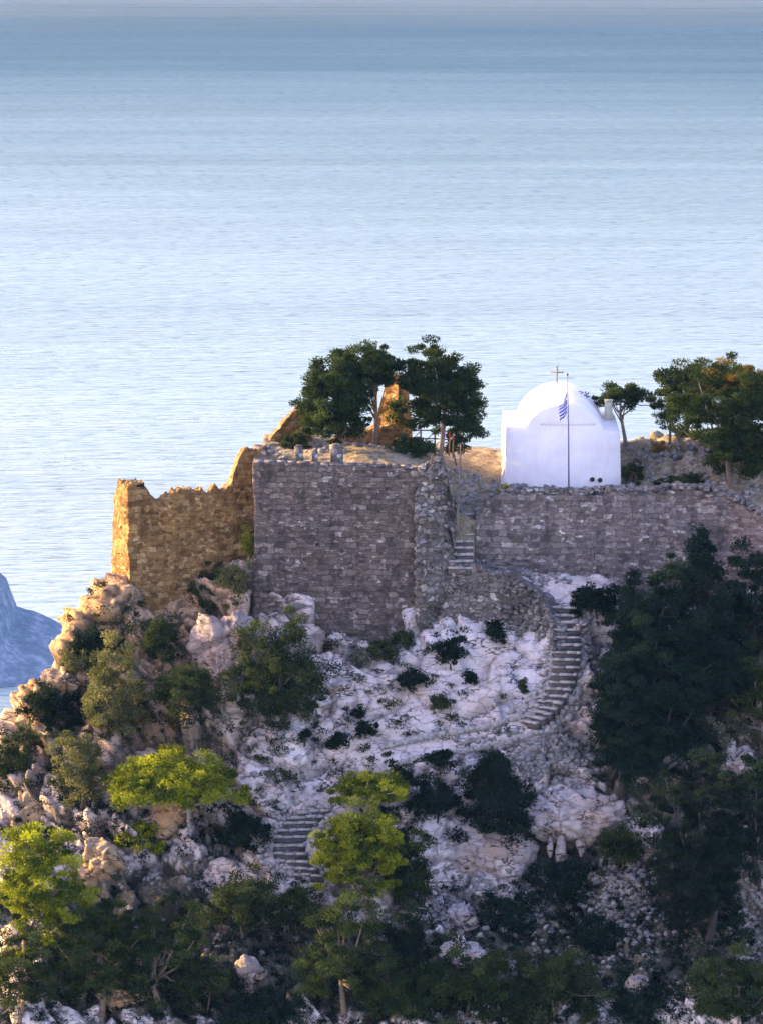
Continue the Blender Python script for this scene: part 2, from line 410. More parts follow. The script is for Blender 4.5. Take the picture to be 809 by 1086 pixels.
ctrl += [np.array(p, float) for p in [
    (-16.8, 5.5, -10), (-19, 3.0, -15.5), (-21.5, 2.0, -18.5), (-24, -2, -20.5), (-24, -9, -25), (-18, 10, -17), (-13, 9, -7.5), (-26, 8, -32), (-40, 0, -55),
    (-9, 6, -4.2), (-3, 6, -3.0), (3, 6, -2.6), (10, 6, -4.0), (18, 6, -4.4), (24, 3, -7), (30, 0, -8.5), (-6, 14, -4), (5, 16, -2), (15, 18, -1.8), (24, 18, -3), (-12, 18, -16),
    (32, -8, -16), (32, -20, -29), (-30, -20, -42), (40, 10, -8), (30, 30, -10), (10, 34, -10), (-8, 30, -18), (60, 0, -20), (60, -30, -45),
    (0, -30, -43), (-12, -28, -42), (16, -30, -42), (0, -45, -62), (30, -45, -62), (-30, -45, -72), (0, -75, -105),
    (0, 60, -55), (40, 60, -50), (-40, 40, -80), (90, 0, -60), (90, 60, -90), (-80, 0, -135), (-80, 70, -160), (-80, -70, -165), (0, 110, -130), (90, -80, -140), (0, -110, -160),
    (160, 0, -170), (160, 120, -240), (-160, 0, -255), (-160, 120, -270), (0, 190, -265), (160, -120, -250), (0, -180, -255), (-160, -160, -280), (160, 190, -280)]]
ctrl = np.array(ctrl)

def tps_fit(P, Z, lam=.02):
    n = len(P); d = np.linalg.norm(P[:, None] - P[None], axis=2)
    K = np.where(d > 0, d * d * np.log(d + 1e-12), 0) + lam * np.eye(n)
    A = np.zeros((n + 3, n + 3)); A[:n, :n] = K; A[:n, n] = 1; A[:n, n + 1:] = P; A[n, :n] = 1; A[n + 1:, :n] = P.T
    return P, np.linalg.solve(A, np.concatenate([Z, [0, 0, 0]]))
def tps_eval(fit, Q):
    P, wv = fit; out = np.empty(len(Q))
    for a in range(0, len(Q), 20000):
        q = Q[a:a + 20000]; d2 = ((q[:, None] - P[None]) ** 2).sum(2)
        out[a:a + 20000] = (0.5 * d2 * np.log(d2 + 1e-12)) @ wv[:len(P)] + wv[len(P)] + q @ wv[len(P) + 1:]
    return out
HFIT = tps_fit(ctrl[:, :2], ctrl[:, 2], .3)

def axis(lo, hi, step, far_lo, far_hi, g=1.18):
    a = list(np.arange(lo, hi + step / 2, step)); s = step
    while a[-1] < far_hi: s *= g; a.append(a[-1] + s)
    s = step
    while a[0] > far_lo: s *= g; a.insert(0, a[0] - s)
    return np.array(a)
GX = axis(-22.5, 22.5, .115, -190, 190); GY = axis(-19.5, 3.0, .085, -220, 220)
nx, ny = len(GX), len(GY)
XX, YY = np.meshgrid(GX, GY); Q = np.stack([XX.ravel(), YY.ravel()], 1)
ZZ = tps_eval(HFIT, Q)
ZG = ZZ.reshape(ny, nx)
gy, gx = np.gradient(ZG, GY, GX)
Nn = np.stack([-gx, -gy, np.ones_like(gx)], 2); Nn /= np.linalg.norm(Nn, axis=2, keepdims=True); Nn = Nn.reshape(-1, 3)
P3 = np.concatenate([Q, ZZ[:, None]], 1)
# back-project to photograph pixels, for masks that belong to places on the hill
rel = P3 - CAM; dep = rel @ FWD
PU = 404.5 + rel[:, 0] / dep * DIST / KPX; PV = 543 - (rel @ UPV) / dep * DIST / KPX

STAIR_LOW = [(597, 646), (600, 668), (602, 690), (600, 708), (596, 724), (590, 738), (581, 750), (571, 759), (560, 767)]
STAIR_LEFT = [(333, 862), (318, 875), (308, 888), (306, 902), (312, 916), (326, 930)]
PATH_LOW = [(560, 767), (520, 780), (480, 786), (440, 790), (400, 800)]
def poly_dist(U, Vv, poly):
    d = np.full(len(U), 1e9)
    for (a, b), (c, e) in zip(poly[:-1], poly[1:]):
        ab = np.array([c - a, e - b], float); t = np.clip(((U - a) * ab[0] + (Vv - b) * ab[1]) / (ab @ ab), 0, 1)
        d = np.minimum(d, np.hypot(U - a - t * ab[0], Vv - b - t * ab[1]))
    return d
stair_d = np.minimum(np.minimum(poly_dist(PU, PV, STAIR_LOW), poly_dist(PU, PV, STAIR_LEFT)), poly_dist(PU, PV, PATH_LOW) + 8)
stair_d = np.minimum(stair_d, poly_dist(PU, PV, [(490, 604), (545, 604), (590, 622), (602, 640)]) * .6)
inner = sm(60, 30, np.abs(P3[:, 0])) * sm(-50, -28, P3[:, 1]) * sm(22, 8, P3[:, 1])
calm = sm(14, 34, stair_d)
bright = np.clip(np.exp(-(((PU - 520) / 75) ** 4 + ((PV - 705) / 58) ** 4)) + .75 * np.exp(-(((PU - 420) / 80) ** 4 + ((PV - 750) / 60) ** 4)) + .5 * np.exp(-(((PU - 290) / 60) ** 4 + ((PV - 805) / 50) ** 4)) + .5 * np.exp(-(((PU - 520) / 80) ** 4 + ((PV - 905) / 45) ** 4)), 0, 1)
amp = inner * (0.12 + .88 * calm) * (1 - .72 * bright)
pr = P3.copy()
ca, sa = math.cos(R(35)), math.sin(R(35))
pr = np.stack([(P3[:, 0] * ca - P3[:, 2] * sa), P3[:, 1] * .8, (P3[:, 0] * sa + P3[:, 2] * ca) * 1.5], 1)
b1, c1 = blocks(pr, 3.4, 3); b2, c2 = blocks(pr, 1.5, 11); b3, c3 = blocks(P3, .5, 23)
strata = 1 - np.abs(fbm(pr * np.array([.35, .35, 1.5]) + 3.3, 4, 61)) * 1.6
strata2 = 1 - np.abs(fbm(pr * np.array([.9, .9, 4.0]) + 9.1, 3, 67)) * 1.6
disp = amp * (.50 * b1 + .36 * b2 + .07 * b3 + .20 * strata + .09 * strata2 + .02 * fbm(P3 * 2.4, 4, 5)) * (1 - .25 * sm(100, 60, PU) * sm(800, 700, PV))
leftw = sm(300, 120, PU)
disp = disp * (1 + .35 * leftw)
outer = (1 - inner) * fbm(P3 / 22.0, 5, 9) * 4.0 * sm(20, 60, np.hypot(P3[:, 0], P3[:, 1] + 5))
V = P3 + Nn * disp[:, None]; V[:, 2] += outer
cave = np.exp(-(((PU - 592) / 36) ** 4 + ((PV - 906) / 17) ** 4)) * inner
V[:, 1] += 4.5 * cave; V[:, 2] -= .4 * cave
pit = sm(.42, .62, fbm(P3 * np.array([1.3, 1.3, 2.6]), 4, 83))
crack = np.clip(.6 * sm(.4, .9, c1) + .9 * sm(.5, .9, c2) * sm(-.3, .3, fbm(P3 * .7, 2, 85)) + .3 * sm(.6, .95, c3) + .9 * pit, 0, 1) * np.clip(inner * (.25 + .75 * calm) * (1 - .7 * bright), 0, 1)
# soil pockets: those at the bottom also darken the slope as painted shade
soil_shade = .10 + .30 * fbm(P3 * .28, 4, 31)
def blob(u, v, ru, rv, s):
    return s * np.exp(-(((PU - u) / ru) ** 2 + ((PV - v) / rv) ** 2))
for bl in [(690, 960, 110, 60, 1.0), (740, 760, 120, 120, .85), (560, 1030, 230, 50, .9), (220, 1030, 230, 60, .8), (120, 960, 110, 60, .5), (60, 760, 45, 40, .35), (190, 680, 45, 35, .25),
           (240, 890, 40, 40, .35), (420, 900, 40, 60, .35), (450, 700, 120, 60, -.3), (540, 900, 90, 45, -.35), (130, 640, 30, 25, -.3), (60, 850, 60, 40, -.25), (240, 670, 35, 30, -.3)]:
    soil_shade = soil_shade + blob(*bl)
soil_shade = soil_shade + .6 * sm(1082, 1150, PV) + .4 * sm(815, 900, PU)
soil_shade = soil_shade * inner + (1 - inner) * .75
warm = sm(340, 200, PU) * .70 * sm(980, 760, PV) + .4 * np.exp(-(((PU - 95) / 50) ** 2 + ((PV - 670) / 60) ** 2)) + sm(.1, .6, fbm(P3 * .2, 3, 77)) * .25  # tan rock of the left flank, with golden sunlight mixed into its colour
idx = np.arange(ny * nx).reshape(ny, nx)
F = np.stack([idx[:-1, :-1], idx[:-1, 1:], idx[1:, 1:], idx[1:, :-1]], 2).reshape(-1, 4)
me = make_mesh('rocky_hill', V, F, False)
attr(me, 'soil_shade', soil_shade); attr(me, 'crack', crack); attr(me, 'warm', np.clip(warm, 0, 1))
hill_low = float(V[:, 2].min())
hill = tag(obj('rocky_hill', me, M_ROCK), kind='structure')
BV = BVHTree.FromPolygons([tuple(x) for x in V.tolist()], F.tolist())

def hit(u, v):
    r = BV.ray_cast(Vector(CAM), Vector(pxdir(u, v)))
    return np.array(r[0]) if r[0] is not None else None
def ground(u, v, bias=0.0):
    p = hit(u, v)
    if p is None: p = at(u, v, -2)
    return p

# ------------------------------------------------------------------ terrace ground behind the walls
TC = [(-6.6, .3, 2.2), (-2, .3, 2.15), (1.8, .3, 1.9), (-6, 6, 2.7), (-2, 7, 2.6), (2, 7, 2.2), (-8, 10, 2.9), (-4, 12, 2.6), (3.0, 2.5, 1.6), (3.2, 6, 1.9),
      (4.4, 1.2, -.55), (4.4, 2.6, -.35), (4.6, 5, .55), (4.8, 9, 1.25), (5.5, 13, 1.5), (6.0, 4, .40), (7, 2, .35), (9, 5, .42), (13, 5, .45), (9, 14, 1.1), (13, 3, .42), (13.2, 9, 1.1), (14.5, 5, .55),
      (15, 9, 1.5), (17, 12, 2.2), (14, 13, 2.0), (20, 12, 2.6), (17, 4, .8), (20, 3, .6), (19, 7, 1.4), (23, 0, -.6), (23, 6, 1), (27, 0, -1), (28, 8, 1), (26, 14, 2), (4.5, 17, 1.2), (9, 17, 1.0), (15, 18, 1.2), (-4, 16, 1.2), (22, 18, 1)]
TC = np.array(TC, float); TFIT = tps_fit(TC[:, :2], TC[:, 2], .4)
tx = np.arange(-6.45, 30.01, .16); ty = np.arange(.12, 17.5, .16)
TX, TY = np.meshgrid(tx, ty)
# front edge follows the walls
front = np.interp(tx, [-8, -6.6, 3.9, 4.0, 5.0, 5.1, 14.5, 18.2, 21.5, 30], [.45, .4, .4, .9, .9, 1.5, 1.3, .6, -1.6, -3.4])
TY = front[None] + (17.5 - front[None]) * (np.arange(len(ty)) / (len(ty) - 1))[:, None]
TQ = np.stack([TX.ravel(), TY.ravel()], 1); TZ = tps_eval(TFIT, TQ)
T3 = np.concatenate([TQ, TZ[:, None]], 1)
tb, tcrk = blocks(T3, .8, 41)
rocky = sm(13.5, 15.0, TQ[:, 0]) * sm(4, 6, TQ[:, 1])
T3[:, 2] += .10 * fbm(T3 * 1.1, 4, 43) + tb * (.12 + .5 * rocky)
tidx = np.arange(TX.size).reshape(TX.shape)
TF = np.stack([tidx[:-1, :-1], tidx[:-1, 1:], tidx[1:, 1:], tidx[1:, :-1]], 2).reshape(-1, 4)
rim = np.concatenate([tidx[0, :], tidx[1:, -1], tidx[-1, -2::-1], tidx[-2:0:-1, 0]])
low = T3[rim].copy(); low[:, 2] -= 14; k0 = len(T3)
ri = np.arange(len(rim)); rj = (ri + 1) % len(rim)
SK = np.stack([rim[rj], rim[ri], k0 + ri, k0 + rj], 1)
tme = make_mesh('terrace_ground', np.concatenate([T3, low]), [TF, SK], True)
tag(obj('terrace_ground', tme, M_EARTH), kind='structure')
BT = BVHTree.FromPolygons([tuple(x) for x in T3.tolist()], TF.tolist())
def tz(x, y):
    r = BT.ray_cast(Vector((x, y, 60)), Vector((0, 0, -1)))
    return r[0].z if r[0] is not None else .5

# ------------------------------------------------------------------ walls
rngw = np.random.default_rng(5)
def wall(name, path, top, bottom, thick, mat, parent=None, rough=.06, step=.09, ragged=.10, seed=0, stone=.33, back_drop=0.0):
    """path: plan polyline, outside on the right hand; top/bottom: functions of plan length s"""
    path = np.array(path, float); seg = np.linalg.norm(np.diff(path, axis=0), axis=1); L = np.concatenate([[0], np.cumsum(seg)])
    ss = []
    for i in range(len(seg)):
        n = max(2, int(seg[i] / step)); ss += list(L[i] + np.arange(n) / n * seg[i])
    ss.append(L[-1]); ss = np.array(ss)
    px = np.interp(ss, L, path[:, 0]); py = np.interp(ss, L, path[:, 1])
    sn = []
    for s in ss:
        i = min(max(np.searchsorted(L, s, 'right') - 1, 0), len(seg) - 1); d = (path[i + 1] - path[i]) / seg[i]
        nrm = np.array([d[1], -d[0]])
        j = None
        if abs(s - L[i]) < 1e-6 and i > 0: j = i - 1
        if j is not None:
            d2 = (path[j + 1] - path[j]) / seg[j]; n2 = np.array([d2[1], -d2[0]]); m = nrm + n2; m /= np.linalg.norm(m); nrm = m / max(.4, m @ nrm)
        sn.append(nrm)
    sn = np.array(sn)
    zt = np.array([top(s) for s in ss]); zb = np.array([bottom(s) for s in ss])
    if ragged:  # stones missing or standing proud along the wall head
        zt = zt + ragged * (np.floor(3.0 * fbm(np.stack([ss / stone * .7, ss * 0 + seed, ss * 0], 1), 2, seed)) / 3.0 + .4 * vnoise(np.stack([ss / .12, ss * 0, ss * 0 + seed], 1), seed + 3))
    H = (zt - zb).max(); nz = max(3, int(H / step)); nt = max(2, int(thick / .15))
    cols = []
    for i in range(len(ss)):
        c = np.array([px[i], py[i]]); o = sn[i]
        f = np.linspace(0, 1, nz); fr = np.stack([np.full(nz, c[0]), np.full(nz, c[1]), zb[i] + f * (zt[i] - zb[i])], 1)
        t = np.linspace(0, 1, nt + 1)[1:]; tp = np.stack([c[0] - o[0] * t * thick, c[1] - o[1] * t * thick, np.full(nt, zt[i])], 1)
        bk = np.array([[c[0] - o[0] * thick, c[1] - o[1] * thick, zt[i] - (zt[i] - zb[i]) * .5], [c[0] - o[0] * thick, c[1] - o[1] * thick, zb[i]]])
        cols.append(np.concatenate([fr, tp, bk]))
    K = len(cols[0]); V = np.concatenate(cols)
    nrm = np.repeat(sn, K, 0); nrm3 = np.concatenate([nrm, np.zeros((len(nrm), 1))], 1)
    q = V / np.array([stone, stone, stone * .55]); f1, f2, cen, rnd = cells(q, seed + 71)
    ed = sm(0, .22, f2 - f1)
    lump = (rnd[:, 0] * .8 + .4) * ed * rough + 1.9 * rough * fbm(V * .55, 4, seed + 5) - np.where(rnd[:, 2] < .035, .16 * ed, 0)
    wgt = np.ones((len(ss), K)); wgt[:, nz + nt:] = 0; wgt[:, nz:nz + nt] = 0
    V = V + nrm3 * (lump * wgt.ravel())[:, None]
    tw = np.zeros((len(ss), K)); tw[:, nz - 1:nz + nt] = 1
    V[:, 2] += (tw.ravel()) * ((rnd[:, 1] - .5) * ragged * 1.2)
    ii = np.arange(len(ss) * K).reshape(len(ss), K)
    F = np.stack([ii[:-1, :-1], ii[1:, :-1], ii[1:, 1:], ii[:-1, 1:]], 2).reshape(-1, 4)
    Fb = np.stack([ii[:-1, -1], ii[1:, -1], ii[1:, 0], ii[:-1, 0]], 1)
    polys = [F, Fb]
    # end caps as strips between front and back
    V2 = [V]; n0 = len(V)
    for e, flip in ((0, False), (len(ss) - 1, True)):
        fr = ii[e, :nz]; b0 = V[ii[e, nz + nt - 1]].copy(); b1 = V[ii[e, -1]].copy()
        f = np.linspace(0, 1, nz); bkp = b1[None] + (b0 - b1)[None] * f[:, None]
        mid = [V[fr] * (1 - a) + bkp * a for a in (.25, .5, .75)]
        lay = [fr]; d = np.array([sn[e][1], -sn[e][0], 0]) * (1 if flip else -1)
        d = np.array([-sn[e][1], sn[e][0], 0]) * (1 if flip else -1)
        for m in mid + [bkp]:
            m = m + d * (rough * (rngw.random((nz, 1))) if m is not bkp else 0)
            V2.append(m); lay.append(n0 + np.arange(nz)); n0 += nz
        for a, b in zip(lay[:-1], lay[1:]):
            qd = np.stack([a[:-1], a[1:], b[1:], b[:-1]], 1)
            polys.append(qd if not flip else qd[:, ::-1])
    me = make_mesh(name, np.concatenate(V2), np.concatenate(polys), False)
    return obj(name, me, mat, parent)

def interp(xs, zs): return lambda s: float(np.interp(s, xs, zs))
def zt_px(pts, y):   # heights read off at depth y(x): list of (u,v) -> function of x
    P = np.array([at(u, v, y(u) if callable(y) else y) for u, v in pts]); return P[:, 0], P[:, 2]

def stone_pile(mb, pts, size, rg, flat=.65):
    for p in pts:
        s = size * (.55 + .9 * rg.random())
        th = rg.random() * 6.28
        # low rounded block: 3 rings of 6
        n = 6; a = np.arange(n) * 2 * math.pi / n + rg.random()
        rings = []
        for zz, rr in ((-.5, .75), (0, 1.0), (.42, .8)):
            rr = rr * (.55 + .7 * rg.random(n))
            rings.append(np.stack([np.cos(a) * rr * s * .62, np.sin(a) * rr * s * .45, np.full(n, zz * s * flat) + (rg.random(n) - .5) * .12 * s], 1))
        V = np.concatenate(rings + [[[0, 0, .55 * s * flat]], [[0, 0, -.55 * s * flat]]])
        c, d = math.cos(th * .15), math.sin(th * .15)
        tl = rg.normal() * .3; V = V @ np.array([[c, d, 0], [-d, c, 0], [0, 0, 1]]) @ np.array([[math.cos(tl), 0, math.sin(tl)], [0, 1, 0], [-math.sin(tl), 0, math.cos(tl)]])
        q = [[r * n + k, r * n + (k + 1) % n, (r + 1) * n + (k + 1) % n, (r + 1) * n + k] for r in (0, 1) for k in range(n)]
        t = [[12 + k, 12 + (k + 1) % n, 18] for k in range(n)] + [[(k + 1) % n, k, 19] for k in range(n)]
        mb.add(V + np.asarray(p), q, t)

# the big keep wall
kx, kz = zt_px([(270, 491), (300, 492), (360, 494), (400, 495), (445, 497)], 0)
KW = [(-6.95, 6.5), (-6.72, 0.0), (2.05, -.05)]
def keep_top(s): return float(np.interp(s - 6.5, [-6.5] + list(kx - kx[0]) + [99], [kz[0] + .15] + list(kz) + [kz[-1]]))
keep = empty('keep_wall', (-2.3, 0, -7))
tag(keep, 'tall flat purple-grey stone wall of the ruined castle with a level top edge', 'castle wall')
o = wall('masonry', KW, keep_top, lambda s: -8.6, .75, M_KEEP, None, .045, .075, .06, 1, .30); o.parent = keep; o.location = -keep.location
# thin levelling course along the wall head
mb = MB(); rg = np.random.default_rng(2); x = -6.72
while x < 1.7:
    l = .35 + rg.random() * .5; z = float(np.interp(x, kx, kz))
    mb.box((x + l / 2, .36 + rg.random() * .08, z + .01), (l - .01, .80, .11 + rg.random() * .02), 0, .012, rg); x += l
mb.build('coping', M_RUBB, keep, loc=-keep.location)

# ruined stone buttress right of the keep, beside the stairs
bx, bz = zt_px([(440, 500), (447, 497), (455, 492), (466, 485), (474, 492), (480, 512), (486, 545)], -.2)
o = wall('ruined_buttress', [(1.9, -.18), (2.9, -.32), (3.62, -.1), (3.72, 1.6)], lambda s: float(np.interp(1.9 + s, list(bx * .86 + .27) + [4.0, 6.5], list(bz) + [.4, .9])), lambda s: -8, 1.0, M_RUBB, None, .22, .10, .28, 7, .42)
def face_stones(parent_wall, path, top, bottom, n, size, seed):
    rg = np.random.default_rng(seed); P = np.array(path, float); L = np.concatenate([[0], np.cumsum(np.linalg.norm(np.diff(P, axis=0), axis=1))]); pts = []
    for i in range(n):
        s = rg.random() * L[-1]; z0 = bottom(s); z1 = top(s); z = z0 + (z1 - z0) * rg.random()
        x = np.interp(s, L, P[:, 0]); y = np.interp(s, L, P[:, 1]); pts.append((x, y - .02 + rg.random() * .1, z))
    mb = MB(); stone_pile(mb, pts, size, rg, .6); mb.build('facing_stones', M_RUBB, parent_wall)
tag(o, 'crumbling rubble stone buttress with a broken top between the flat keep wall and upper stairs', 'castle wall')

face_stones(o, [(2.0, -.30), (2.9, -.46), (3.55, -.26)], lambda s: float(np.interp(2.0 + s, list(bx), list(bz))) + .1, lambda s: -6.6, 230, .34, 71)
# left tower wall, warm brown with bright left end
def ly(u): return float(np.interp(u, [120, 137, 272], [4.0, .9, 2.3]))
lp = [(120, 523), (126, 512), (137, 511), (146, 513), (148, 517), (158, 518), (160, 526), (165, 528), (172, 524), (186, 523), (190, 521), (215, 522), (222, 524), (226, 516), (244, 516), (249, 500), (254, 486), (258, 478), (272, 476), (280, 478)]
LP = np.array([at(u, v, ly(u)) for u, v in lp])
pA = at(120, 600, 4.0)[:2]; pB = at(137, 600, .9)[:2]; pC = at(272, 600, 2.3)[:2] + np.array([.25, 0])
LA = float(np.linalg.norm(pB - pA)); LB = float(np.linalg.norm(pC - pB))
ls = [float((p[0] - pA[0]) / (pB[0] - pA[0]) * LA) if p[0] <= pB[0] + 1e-6 else LA + float((p[0] - pB[0]) / (pC[0] - pB[0]) * LB) for p in LP]
o = wall('tower_wall', [pA, pB, pC], interp(ls, LP[:, 2]), lambda s: -9.5 + .2 * max(0, s - LA), .9, M_WARM, None, .08, .075, .16, 13, .34)
tag(o, 'warm brown ruined tower wall with stepped broken top and a bright yellow sunlit left edge', 'castle wall')

# curtain wall on the right
def cy(u): return float(np.interp(u, [500, 560, 700, 770, 830, 1000], [1.15, 1.0, .8, .1, -2.2, -4.0]))
cu = [504, 560, 640, 700, 735, 770, 800, 830, 1000]
CPATH = [at(u, 540, cy(u))[:2] for u in cu]; CL = np.concatenate([[0], np.cumsum([np.linalg.norm(b - a) for a, b in zip(CPATH[:-1], CPATH[1:])])])
ct = [(504, 546), (512, 543), (516, 533), (524, 531), (528, 524), (560, 523), (600, 524), (640, 523), (690, 523), (712, 518), (740, 519), (765, 523), (785, 533), (809, 547), (830, 558), (1000, 575)]
csu = [float(np.interp(u, cu, CL)) for u, v in ct]; cz = [at(u, v, cy(u))[2] for u, v in ct]
curt = empty('curtain_wall', (12, 1, -5)); tag(curt, 'long grey rubble curtain wall running under the white chapel to the right', 'castle wall')
o = wall('masonry', CPATH, interp(csu, cz), lambda s: -8.5, .9, M_CURT, None, .075, .09, .12, 17, .36); o.parent = curt; o.location = -curt.location

rg = np.random.default_rng(8)
mb = MB(); pts = []
for s in np.arange(1.6, CL[-1], .21):
    x = np.interp(s, CL, [p[0] for p in CPATH]); y = np.interp(s, CL, [p[1] for p in CPATH]); z = np.interp(s, csu, cz)
    for kk in range(3): pts.append((x + rg.normal() * .12, y + .05 + rg.random() * .75, z + .05 + rg.random() * .10))
stone_pile(mb, pts, .36, rg); mb.build('coping_stones', M_RUBB, curt, loc=-curt.location)

# dry-stone retaining wall under the path between the two flights of steps
rp = [(468, -.25), (500, -.55), (545, -.95), (575, -1.25), (586, -1.7), (588, -2.4)]
RPATH = [at(u, 620, y)[:2] for u, y in rp]; RL = np.concatenate([[0], np.cumsum([np.linalg.norm(b - a) for a, b in zip(RPATH[:-1], RPATH[1:])])])
rt = [(468, 596), (500, 598), (545, 610), (575, 634), (586, 655), (588, 690)]
o = wall('retaining_wall', RPATH, interp(RL, [at(u, v, y)[2] for (u, v), (_, y) in zip(rt, rp)]), lambda s: -9, .8, M_RUBB, None, .10, .09, .14, 23, .30)
tag(o, 'rough rubble retaining wall curving between the upper and lower stone stairs above the pale rock', 'stone wall')

face_stones(o, RPATH - np.array([0, .12]), interp(RL, [at(u, v, y)[2] for (u, v), (_, y) in zip(rt, rp)]), lambda s: -7.0, 300, .32, 72)
# ------------------------------------------------------------------ stairs
def stairs(name, pts, n, width, rise, label, yaw_fn, seed, parent_loc, depth=.42):
    e = empty(name, parent_loc); tag(e, label, 'stairs'); rg = np.random.default_rng(seed)
    P = np.array(pts); L = np.concatenate([[0], np.cumsum(np.linalg.norm(np.diff(P, axis=0), axis=1))])
    for i in range(n):
        s = L[-1] * i / (n - 1); c = np.array([np.interp(s, L, P[:, k]) for k in range(3)])
        mb = MB(); x = -width / 2
        while x < width / 2 - .05:   # a step is laid from two or three slabs
            l = min(width / 2 - x, .4 + rg.random() * .4)
            if width / 2 - x - l < .2: l = width / 2 - x
            mb.box((x + l / 2, rg.normal() * .015, rg.normal() * .012), (l - .012, depth + rg.random() * .05, .085 + rg.random() * .04), 0, .016, rg); x += l
        o = mb.build('step', M_STEP, e); o.location = c - np.array(parent_loc); o.rotation_euler = (0, 0, yaw_fn(i / (n - 1)))
        mb = MB(); mb.box((0, .09, -.05 - rise * .75), (width * .98, depth, rise * 1.5), 0, .02, rg); mb.build('riser', M_RISER, o)
    return e
# upper flight: in the gap between buttress and curtain wall
u0, u1 = at(490, 545, 2.1), at(488, 602, -.45)
stairs('stone_stairs', [u0, u1], 9, 1.3, .22, 'short upper flight of stone steps climbing through the wall gap below the chapel', lambda t: 0, 3, tuple(u1), .5)
lowp = []
for (u, v) in STAIR_LOW:
    p = ground(u, v); lowp.append(p + np.array([0, -.10, .12]))
stairs('stone_stairs', lowp, 18, 1.45, .20, 'curving lower flight of stone steps beside the dark pines', lambda t: -.1 - .75 * sm(.5, 1, np.array(t)), 4, tuple(lowp[-1]), .46)
lp_ = [ground(u, v) + np.array([0, -.08, .12]) for u, v in STAIR_LEFT]
stairs('stone_stairs', lp_, 10, 1.75, .20, 'lowest flight of broad worn steps among rubble left of the bright green pines', lambda t: .25 - .5 * t, 6, tuple(lp_[-1]), .46)

# dry-stone edging along the steps and the path
def edging(label, poly, size, n, spread, seed):
    rg = np.random.default_rng(seed); mb = MB(); pts = []
    P = np.array(poly, float); L = np.concatenate([[0], np.cumsum(np.linalg.norm(np.diff(P, axis=0), axis=1))])
    for i in range(n):
        s = rg.random() * L[-1]; u = np.interp(s, L, P[:, 0]) + rg.normal() * spread; v = np.interp(s, L, P[:, 1]) + rg.normal() * spread * .7
        p = ground(u, v); pts.append(p + np.array([0, 0, .06 + .1 * rg.random()]))
    stone_pile(mb, pts, size, rg)
    o = mb.build('edging_rubble', M_STEP); tag(o, kind='stuff'); return o
edging('rough piled stones lining the outer right side of the curving lower steps', [(614, 645), (620, 670), (621, 695), (618, 720), (608, 742), (598, 760), (588, 775)], .32, 120, 5, 31)
edging('rough piled stones lining the inner left side of the curving lower steps', [(584, 650), (586, 690), (580, 718), (572, 738), (560, 750), (545, 757)], .30, 120, 4, 32)
edging('long low line of stones edging the path across the pale rock', [(555, 760), (520, 772), (480, 779), (440, 786), (405, 795)], .30, 190, 1.1, 33)
edging('lower edge of the path', [(575, 778), (540, 788), (500, 797), (460, 803), (420, 812)], .30, 170, 1.2, 35)
edging('loose stones heaped around the lowest broad steps', [(342, 858), (300, 862), (285, 880), (282, 905), (290, 925), (345, 930), (342, 900), (340, 875)], .30, 150, 6, 34)

def stair_far(u, v): return float(min(poly_dist(np.array([u]), np.array([v]), p)[0] for p in (STAIR_LOW, STAIR_LEFT)))
def scree(name, areas, size, n, mat, seed, lift=.05):
    rg = np.random.default_rng(seed); mb = MB(); pts = []
    tot = sum(a[4] for a in areas)
    for (u, v, ru, rv, wt) in areas:
        for i in range(int(n * wt / tot)):
            p = hit(u + rg.normal() * ru, v + rg.normal() * rv)
            if p is not None and p[1] < 3: pts.append(p + np.array([0, 0, lift]))
    stone_pile(mb, pts, size, rg); o = mb.build(name, mat); tag(o, kind='stuff'); return o
scree('rubble', [(560, 606, 26, 9, .9), (560, 800, 34, 14, 2.2), (590, 800, 20, 16, 1.2), (660, 950, 22, 28, 3), (800, 960, 15, 45, 2), (640, 975, 50, 20, 1.2), (400, 960, 60, 30, .6), (300, 800, 30, 30, .4), (480, 960, 40, 14, 1.4), (200, 980, 90, 40, 1), (620, 1030, 90, 25, 1)], .27, 2300, M_SCREE, 41)

# ------------------------------------------------------------------ boulders
def ico(sub):
    bmv = [(-1, 1.618, 0), (1, 1.618, 0), (-1, -1.618, 0), (1, -1.618, 0), (0, -1, 1.618), (0, 1, 1.618), (0, -1, -1.618), (0, 1, -1.618), (1.618, 0, -1), (1.618, 0, 1), (-1.618, 0, -1), (-1.618, 0, 1)]
    f = [(0, 11, 5), (0, 5, 1), (0, 1, 7), (0, 7, 10), (0, 10, 11), (1, 5, 9), (5, 11, 4), (11, 10, 2), (10, 7, 6), (7, 1, 8), (3, 9, 4), (3, 4, 2), (3, 2, 6), (3, 6, 8), (3, 8, 9), (4, 9, 5), (2, 4, 11), (6, 2, 10), (8, 6, 7), (9, 8, 1)]
    V = [np.array(v) / np.linalg.norm(v) for v in bmv]
    for _ in range(sub):
        c = {}; nf = []
        def mid(a, b):
            k = (min(a, b), max(a, b))
            if k not in c:
                m = V[a] + V[b]; V.append(m / np.linalg.norm(m)); c[k] = len(V) - 1
            return c[k]
        for a, b, d in f:
            ab, bd, da = mid(a, b), mid(b, d), mid(d, a); nf += [(a, ab, da), (b, bd, ab), (d, da, bd), (ab, bd, da)]
        f = nf
    return np.array(V), np.array(f)
IV, IF = ico(4)
